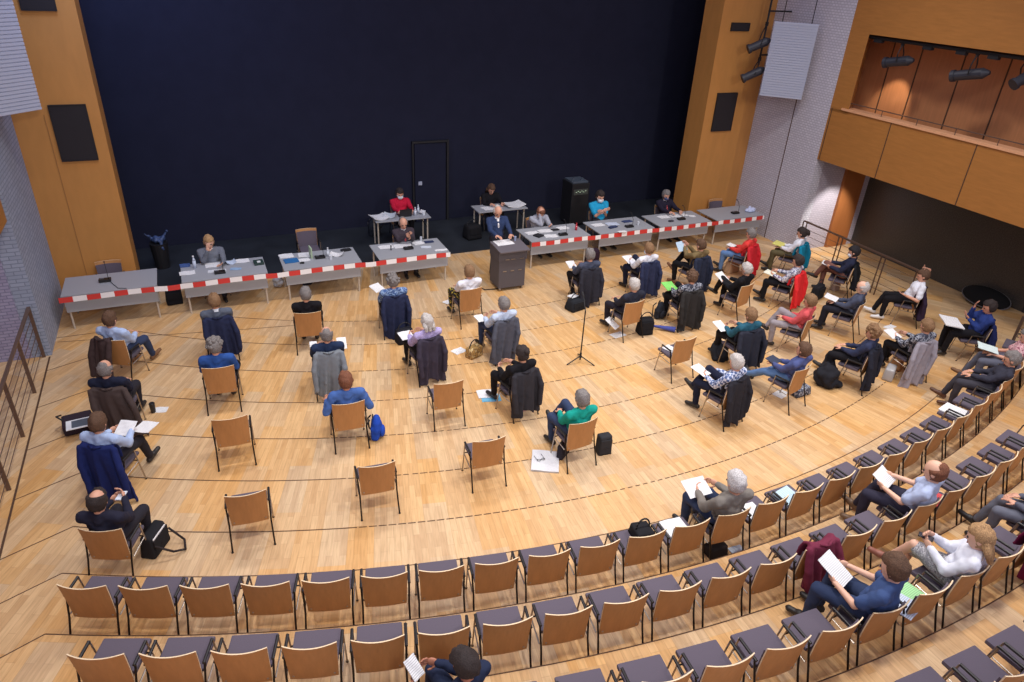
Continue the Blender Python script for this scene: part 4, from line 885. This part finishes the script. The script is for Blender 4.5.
sheet(3.77, 14.98, 0.752, 3, (.34, .22), 'white sheet at the left of the table left of the lectern'); sheet(4.16, 14.93, 0.752, -2, (.42, .26), 'white sheets before the dark grey suit')
bottle(3.83, 14.77, 0.750, (70, 66, 70), 'thin dark marker standing on the table left of the lectern', .14, .014)
console(4.23, 14.72, 0.750, 180, 'black microphone unit on the table left of the lectern')
sheet(4.55, 15.01, 0.752, 14, (.26, .2), 'white leaflet right of the dark grey suit'); sheet(4.65, 14.71, 0.752, -6, (.24, .12), 'pale leaflet at the front of the table left of the lectern', (214, 222, 234)); sheet(4.82, 15.00, 0.752, 3, (.22, .12), 'navy notebook left of the lectern', (44, 54, 92), th=.014, name='notebook', cat='notebook')
sheet(4.93, 14.43, 0.752, 0, (.3, .1), 'blank white card at the right front corner beside the lectern')
cup(4.66, 15.12, 0.750, (190, 196, 206), 'small glass on the table left of the lectern', .1, .03)
sheet(7.48, 14.85, 0.752, 5, (.34, .2), 'white sheets at the left rear, right of the lectern'); sheet(7.86, 14.89, 0.752, 0, (.36, .22), 'white sheets under the bowed person'); sheet(7.54, 14.61, 0.754, 25, (.2, .2), 'black cloth pouch right of the lectern', (34, 34, 40), th=.03, name='pouch', cat='pouch')
sheet(7.84, 14.52, 0.752, -6, (.34, .2), 'white sheet in the middle, right of the lectern'); console(8.17, 14.50, 0.750, 180, 'black microphone unit right of the lectern'); sheet(8.14, 14.88, 0.754, 0, (.2, .1), 'black case before the bowed person', (30, 30, 36), th=.02, name='case', cat='case')
sheet(8.41, 14.96, 0.752, 8, (.3, .2), 'white sheet at the rear beside the red bottle'); bottle(8.67, 14.73, 0.750, (190, 40, 60), 'red bottle on the table right of the lectern', .19, .03, (200, 50, 60))
sheet(9.42, 14.90, 0.752, 5, (.34, .2), 'white sheets left before the turquoise T-shirt'); sheet(9.83, 14.86, 0.752, -4, (.34, .22), 'pale blue sheets before the turquoise T-shirt', (206, 216, 236)); sheet(9.70, 14.61, 0.756, 15, (.26, .1), 'dark blue pencil case before the turquoise T-shirt', (46, 58, 94), th=.03, name='pencil_case', cat='case')
sheet(10.33, 14.92, 0.752, 5, (.28, .14), 'navy booklet right of the turquoise T-shirt', (52, 66, 110), th=.014, name='booklet', cat='booklet'); console(10.15, 14.53, 0.750, 180, 'black microphone unit before the turquoise T-shirt'); sheet(9.78, 14.28, 0.752, 2, (.24, .1), 'blank white card at the front edge before the turquoise T-shirt')
cup(10.47, 14.60, 0.750, (206, 210, 218), 'small glass before the turquoise T-shirt', .09, .03)
sheet(11.54, 14.95, 0.752, 5, (.34, .22), 'white sheets left before the red tied person'); sheet(11.90, 14.94, 0.752, -5, (.3, .22), 'white sheets straight before the red tied person'); sheet(12.20, 14.94, 0.752, 12, (.2, .2), 'white leaflet right of the red tied person'); sheet(12.37, 14.80, 0.752, -20, (.18, .14), 'small white sheet at the right of the red tied person')
console(11.89, 14.64, 0.750, 180, 'black microphone unit before the red tied person'); sheet(11.51, 14.58, 0.752, 10, (.14, .08), 'dark spectacle case before the red tied person', (60, 60, 70), th=.03, name='spectacle_case', cat='case')
console(13.75, 14.64, 0.750, 180, 'black microphone unit on the far right table')
bm = bmesh.new(); ell(bm, (0, 0, .04), (.17, .11, .05)); ell(bm, (-.04, .02, .1), (.06, .05, .06)); ell(bm, (.08, -.03, .07), (.08, .06, .05))
bm = remesh(bm, .014, 1, .03, 14); tag(obj('plastic_bag', bm, mat('plastic_blue_white', (196, 206, 236), .3), loc=(14.31, 14.66, 0.750)), 'crumpled blue white plastic bag on the far right table', 'bag')
# rear tables
for px, py, s, a, lb in [(372, 219.5, .3, 10, 'white papers at the left end of the rear left table'), (381, 218.5, .32, -8, 'heaped white papers left of the red sweater'), (392, 217, .28, 20, 'pale papers beside the red sweater laptop')]:
    pass
sheet(4.12, 16.98, .752, 10, (.4, .42), 'heaped white papers at the left end of the rear left table', curl=1, th=.02); sheet(4.42, 17.05, .76, -20, (.3, .36), 'pale papers left of the red sweater laptop', (214, 222, 230), th=.015, curl=1)
laptop(4.8, 17.02, .75, 180, 'black laptop before the red sweater', c=(36, 34, 40))
bottle(5.08, 16.95, .75, (206, 214, 226), 'clear bottle at the right of the rear left table', .22); bottle(5.2, 17.08, .75, (190, 200, 214), 'second clear bottle at the right of the rear left table, behind the cups', .24)
cup(5.3, 16.92, .75, (226, 230, 236), 'white cup on the rear left table', .09); sheet(5.27, 17.1, .752, 25, (.2, .18), 'crumpled white napkin on the rear left table', curl=1)
sheet(7.15, 16.95, .752, 8, (.34, .3), 'white papers under the long haired person'); sheet(7.42, 16.98, .754, -5, (.24, .3), 'pink note block of the long haired person', (226, 206, 214), th=.012); sheet(7.93, 17.02, .752, 5, (.56, .44), 'wide heap of white papers at the right of the rear right table', curl=1, th=.02)

# stage side equipment
t = thing('equipment_rack', (9.95, 17.15, 0), R(0), 'tall black equipment rack with green lit panel beside the turquoise T-shirt', 'rack')
bm = bmesh.new(); box(bm, (0, 0, .66), (.56, .6, 1.2), bevel=.015); obj('case', bm, M_BLACK, t)
bm = bmesh.new(); box(bm, (0, -.305, 1.02), (.46, .02, .16), bevel=.004); obj('mixer_panel', bm, mat('rack_panel', (70, 74, 70), .4, bump=1, bscale=60, var=.6), t)
em = bpy.data.materials.new('green_lamps'); em.use_nodes = True; em.node_tree.nodes['Principled BSDF'].inputs['Emission Color'].default_value = (.4, 1, .3, 1); em.node_tree.nodes['Principled BSDF'].inputs['Emission Strength'].default_value = .35
for i in range(6):
    bm = bmesh.new(); box(bm, (-.15 + .06 * i, -.32, 1.02 + .03 * (i % 2)), (.03, .006, .012)); obj('indicator_light', bm, em, t)
bm = bmesh.new(); box(bm, (0, 0, 1.28), (.5, .5, .05), bevel=.01); [box(bm, (-.2 + .1 * i, -.1 + .12 * (i % 3), 1.315), (.05, .05, .03)) for i in range(5)]; obj('top_device', bm, mat('rack_top', (74, 84, 96), .5), t)
for sx in (-1, 1):
    for sy in (-1, 1):
        bm = bmesh.new(); cone(bm, (sx * .22 - .015, sy * .22, .035), (sx * .22 + .015, sy * .22, .035), .035, .035, 12); obj('caster', bm, M_PAD, t)
t = thing('waste_bin', (-1.05, 17.1, 0), 0, 'black bin topped by a crumpled blue white bag beside the left pillar', 'bin')
bm = bmesh.new(); cone(bm, (0, 0, 0), (0, 0, .62), .15, .2, 16); obj('bin_body', bm, M_BLACK, t)
bm = bmesh.new(); ell(bm, (0, 0, .7), (.16, .12, .08)); cap(bm, (-.1, 0, .7), (-.24, 0, .86), .04, .02); cap(bm, (.1, 0, .7), (.22, .0, .88), .04, .02); cap(bm, (.04, -.1, .7), (.1, -.16, .5), .05, .03)
bm = remesh(bm, .014, 1, .03, 12); obj('bin_bag', bm, mat('bag_blue_white', (56, 74, 112), .5, var=.5, bscale=20), t)
backpack(4.17, 17.72, 0.000, 10, fab((34, 38, 48)), 'dark backpack with white patch under the rear left table', 1.2)
bag(6.64, 16.82, 0.000, 10, (.45, .4, .4), fab((28, 28, 32)), 'black bag on the stage left of the rear right table')
bag(-0.84, 15.01, 0.000, 4, (.34, .26, .34), fab((28, 28, 34)), 'black bag between the first and second table', strap=False)
bm = bmesh.new(); ell(bm, (0, 0, .14), (.12, .1, .14)); cap(bm, (0, 0, .2), (0, 0, .32), .06, .03); bm = remesh(bm, .014, 1, .03, 12); tag(obj('plastic_bag', bm, mat('plastic_grey', (170, 172, 180), .3), loc=(1.31, 15.16, 0.000)), 'grey white plastic bag between the second and third table', 'bag')
backpack(1.94, 15.08, 0.000, 30, fab((54, 56, 72)), 'dark backpack under the third table', .9)
bag(8.98, 14.30, -0.000, 0, (.36, .24, .36), fab((50, 34, 48)), 'dark bag under the gap right of the lectern tables', strap=False)

# microphone stand
t = thing('microphone_stand', (6.21, 9.92, 0), 0, 'tall black microphone stand on a tripod foot in the aisle', 'microphone stand')
bm = bmesh.new(); cone(bm, (0, 0, .05), (0, 0, 1.1), .014, .012, 10); obj('pole', bm, M_BLACK, t)
for a in (-175, -50, 68):
    bm = bmesh.new(); tube(bm, [(0, 0, .14), (.3 * math.cos(R(a)), .3 * math.sin(R(a)), .01)], .012, 6); obj('leg', bm, M_BLACK, t)
bm = bmesh.new(); tube(bm, [(0, 0, 1.1), (.14, .34, 1.22)], .01, 8); obj('boom', bm, M_BLACK, t)
bm = bmesh.new(); cone(bm, (.14, .34, 1.22), (.17, .44, 1.24), .014, .022, 10); ell(bm, (.175, .46, 1.245), (.026, .026, .026)); obj('microphone', bm, M_BLACK, t)
bm = bmesh.new(); cone(bm, (0, 0, .1), (0, 0, .2), .026, .022, 10); obj('collar', bm, M_BLACK, t)

# ---------------------------------------------------------------- things on the floor
t = thing('leather_bag', (*(-2.30, 10.76, 0.000)[:2], 0), 12, 'dark bag lying open under a white tablet at the left', 'bag')
t.rotation_euler = (0, 0, R(8)); bm = bmesh.new(); box(bm, (0, 0, .1), (.42, .34, .2), bevel=.05); obj('bag_body', bm, fab((52, 42, 52)), t, sm=True)
bm = bmesh.new(); tube(bm, [(-.18, 0, .2), (-.26, .1, .24), (-.2, .18, .2)], .012, 6); obj('handle', bm, M_BLACK, t, sm=True)
x0, y0 = (-2.22, 10.55, 0.200)[:2]
box_thing('tablet', x0, y0, .212, 6, (.4, .26, .014), mat('tablet_white', (226, 230, 236), .4), 'white tablet with dark screen on the bag at the left', 'tablet', ('screen', (.02, 0, .0145), (.29, .2, .002), mat('tablet_screen', (84, 94, 108), .3)))
cup(-1.25, 10.84, 0.000, (30, 30, 34), 'black drinking cup on the floor beside the long brown coat', .17, .045); sheet(-1.14, 10.87, 0.000, -15, (.2, .16), 'white paper beside the black drinking cup')
t = bag(-1.21, 7.62, -0.000, 62, (.4, .2, .32), fab((36, 36, 40)), 'black shoulder bag with white piping at lower left', pale=M_WHITE, strap=False, tilt=0)
bm = bmesh.new(); tube(bm, [(-.16, -.1, .2), (-.12, -.3, .1), (.0, -.38, .03), (.14, -.3, .05), (.17, -.1, .2)], .014, 8); obj('shoulder_strap', bm, fab((52, 44, 44)), t, sm=True)
backpack(1.97, 8.93, 0.000, 70, fab((36, 74, 176)), 'bright blue backpack leaning at the medium blue shirt', 1.0)
bag(3.26, 11.78, 0.000, 8, (.36, .22, .3), fab((36, 36, 44)), 'black handbag right of the long navy coat')
bag(4.36, 10.81, 0.000, 25, (.34, .2, .22), spots_mat('tan_canvas', (168, 132, 76), [(120, 90, 56), (196, 170, 120)], 12), 'tan canvas bag on the floor left of the grey jacket', flap=False)
sheet(4.15, 11.09, 0.000, 20, (.26, .2), 'white paper on the floor beside the tan bag')
sheet(4.09, 9.49, 0.000, -10, (.34, .26), 'white booklet with blue edge left of the leather jacket', th=.012, name='booklet', cat='booklet'); sheet(4.11, 9.35, 0.000, -14, (.34, .24), 'light blue folder under the white booklet', (120, 190, 226), th=.004, name='folder', cat='folder')
sheet(4.45, 8.83, 0.000, 15, (.34, .14), 'colourful magazine under the leather jacket chair', (206, 150, 150), name='magazine', cat='magazine')
sheet(4.22, 7.42, -0.000, -28, (.42, .5), 'large white papers with glasses on the floor at lower middle', (232, 232, 236), th=.03)
t = thing('spectacles', (4.16, 7.45, 0.034), R(0), 'pair of spectacles on the large white floor papers', 'glasses')
for k in (-1, 1):
    bm = bmesh.new(); pts = [(k * .035 + .028 * math.cos(a), .02 * math.sin(a), .01) for a in [i * .5236 for i in range(13)]]; tube(bm, pts, .004, 5); obj('rim', bm, M_BLACK, t)
    bm = bmesh.new(); tube(bm, [(k * .063, 0, .01), (k * .06, .13, .006)], .003, 5); obj('temple', bm, M_BLACK, t)
bag(5.19, 7.32, 0.000, -5, (.24, .18, .34), fab((50, 50, 54)), 'upright black bag right of the emerald green shirt', strap=False)
bag(4.55, 7.48, 0.000, 40, (.3, .12, .26), fab((44, 42, 50)), 'flat black bag under the emerald green shirt')
bag(7.24, 12.01, 0.000, 15, (.42, .3, .26), fab((36, 38, 44)), 'black tote with white papers at the grey blue cardigan'); sheet(7.22, 12.12, 0.270, 20, (.22, .16), 'white papers in the tote at the grey blue cardigan')
bag(8.09, 10.52, 0.000, -8, (.34, .24, .36), fab((32, 32, 36)), 'black case right of the white haired dark jumper')
sheet(7.51, 10.63, 0.000, 10, (.3, .2), 'white paper on the floor under the dark jumper chair'); sheet(7.40, 10.73, 0.250, 30, (.2, .3), 'white papers at the knees of the dark jumper person', tilt=30)
backpack(8.80, 11.01, 0.000, 20, fab((40, 42, 50)), 'dark grey backpack left of the curly haired person', .95)
t = thing('umbrella', (8.55, 10.48, 0.040), R(-40), 'folded blue violet umbrella on the floor by the grey backpack', 'umbrella')
bm = bmesh.new(); cone(bm, (-.32, 0, .03), (.24, 0, .03), .015, .06, 10); obj('canopy', bm, fab((76, 86, 160)), t, sm=True)
bm = bmesh.new(); tube(bm, [(.24, 0, .03), (.38, 0, .03), (.42, .03, .03)], .012, 6); obj('handle', bm, M_BLACK, t, sm=True)
bag(12.13, 12.62, 0.000, 12, (.44, .2, .32), fab((186, 152, 122)), 'tan shopping bag before the white haired black suit', flap=False)
backpack(8.88, 8.98, 0.000, -20, fab((34, 36, 42)), 'black backpack beside the checked shirt', 1.15, lie=-50)
sheet(10.02, 9.31, 0.000, 35, (.18, .14), 'white paper on the floor before the petrol blue jumper')
sheet(9.19, 7.65, 0.000, 15, (.3, .2), 'white papers under the chair of the light jeans'); bag(9.53, 7.53, 0.000, 5, (.4, .2, .16), CAMO, 'black and white printed bag under the light jeans chair', flap=False, strap=False)
t = thing('coat', (10.24, 7.64, 0.000), R(10), 'black coat lying bunched on the floor beside the light jeans', 'coat'); bm = bmesh.new(); ell(bm, (0, 0, .2), (.26, .2, .22)); cap(bm, (.1, .1, .25), (.4, .2, .4), .12, .1); cap(bm, (-.1, -.1, .15), (.1, -.2, .06), .12, .08); bm = remesh(bm, .016, 2, .05, 9); obj('cloth', bm, fab((34, 34, 40)), t, sm=True)
bag(13.09, 10.68, 0.000, 20, (.42, .22, .34), fab((34, 34, 40)), 'black bag at the feet of the masked person at the railing')
bag(13.90, 10.89, 0.000, 0, (.2, .16, .2), fab((180, 160, 150)), 'small pale bag under the masked person at the railing', strap=False)
sheet(13.55, 8.95, 0.000, 8, (.3, .14), 'white paper on the floor beyond the wavy brown hair')
bag(12.14, 7.63, 0.000, 30, (.36, .24, .26), fab((196, 150, 108)), 'tan leather bag left of the long light grey coat'); bag(11.63, 7.37, 0.000, 30, (.34, .2, .26), mat('clear_plastic', (168, 166, 168), .25), 'crumpled clear plastic bag at the tan bag', name='plastic_bag', strap=False, flap=False)
t = thing('dome', (16.72, 8.98, .24), 0, 'big black domed disc leaning near the shiny black wall', 'dome'); t.rotation_euler = (R(-36), 0, R(92))
bm = bmesh.new(); r = bmesh.ops.create_uvsphere(bm, u_segments=32, v_segments=12, radius=1)
for v in bm.verts: v.co = Vector((v.co.x * .56, v.co.y * .28, max(0, v.co.z) * .14))
obj('shell', bm, fab((22, 22, 24)), t, sm=True)
bm = bmesh.new(); tube(bm, [(.56 * math.cos(a), .28 * math.sin(a), 0) for a in [i * math.pi / 16 for i in range(33)]], .016, 6); obj('rim', bm, mat('dome_rim', (96, 92, 96), .4), t, sm=True)

# things on the curved rows
def onseat(ri, i, dx, dy, dz):
    x, y, h, a = SEATPOS[ri, i]; v = Matrix.Rotation(R(a), 3, 'Z') @ Vector((dx, dy, 0)); return (x + v.x, y + v.y, h + dz), a
p, a = onseat(0, 11, 0, .02, .47); sheet(*p, a, (.3, .34), 'white papers on the chair left of the taupe jacket', th=.03); p, a = onseat(0, 11, .1, -.1, .5); sheet(*p, a, (.1, .14), 'mint green leaflet on the chair left of the taupe jacket', (160, 220, 200))
p, a = onseat(0, 10, .12, .05, .46); bag(*p, a, (.24, .3, .16), fab((34, 34, 38)), 'small black bag on the chair two left of the taupe jacket', flap=False)
p, a = onseat(0, 13, -.05, -.03, .47); sheet(*p, a, (.24, .3), 'white sheet on the chair right of the taupe jacket')
p, a = onseat(0, 14, 0, -.02, .47); sheet(*p, a + 10, (.3, .34), 'pale blue plastic folder in the front curved row', (196, 222, 236), th=.02, name='folder', cat='folder', tilt=6)
p, a = onseat(0, 12, .3, -.2, .005); sheet(*p, a, (.2, .2), 'blue white leaflet on the floor under the front curved row', (196, 206, 220))
p, a = onseat(0, 12, 0, -.1, .0); bag(*p, a, (.3, .2, .14), fab((40, 34, 34)), 'dark bag under the chair of the taupe jacket', strap=False, flap=False)
p, a = onseat(0, 21, 0, .05, .47); sheet(*p, a, (.34, .36), 'white newspaper on the seat left of the striped jumper', th=.02, name='newspaper', cat='newspaper')
p, a = onseat(1, 16, 0, -.02, .47); sheet(*p, a, (.3, .3), 'red and white magazine right of the balding pale blue person', (216, 80, 84), th=.01, name='magazine', cat='magazine')
x, y, h, a = SEATPOS[1, 12]; jacket(x, y, h, a, fab((118, 48, 70)), 'burgundy scarf draped over a chair of the second curved row', zb=.3, w=.42, name='scarf', shift=.04)
p, a = onseat(2, 5, 0.02, .02, .47); sheet(*p, a + 8, (.34, .44), 'light green folder on the stack in the third curved row', (168, 222, 160), th=.02, name='folder', cat='folder')
p, a = onseat(2, 5, -.16, -.1, .5); sheet(*p, a + 15, (.3, .3), 'white and blue sheets beside the blue T-shirt', (206, 218, 238), tilt=-4)
x, y, h, a = SEATPOS[2, 8]; jacket(x, y, h, a, fab((106, 24, 60)), 'burgundy jacket on a chair back at the right edge', zb=.3, w=.44)

bpy.data.scenes.remove(WORK)
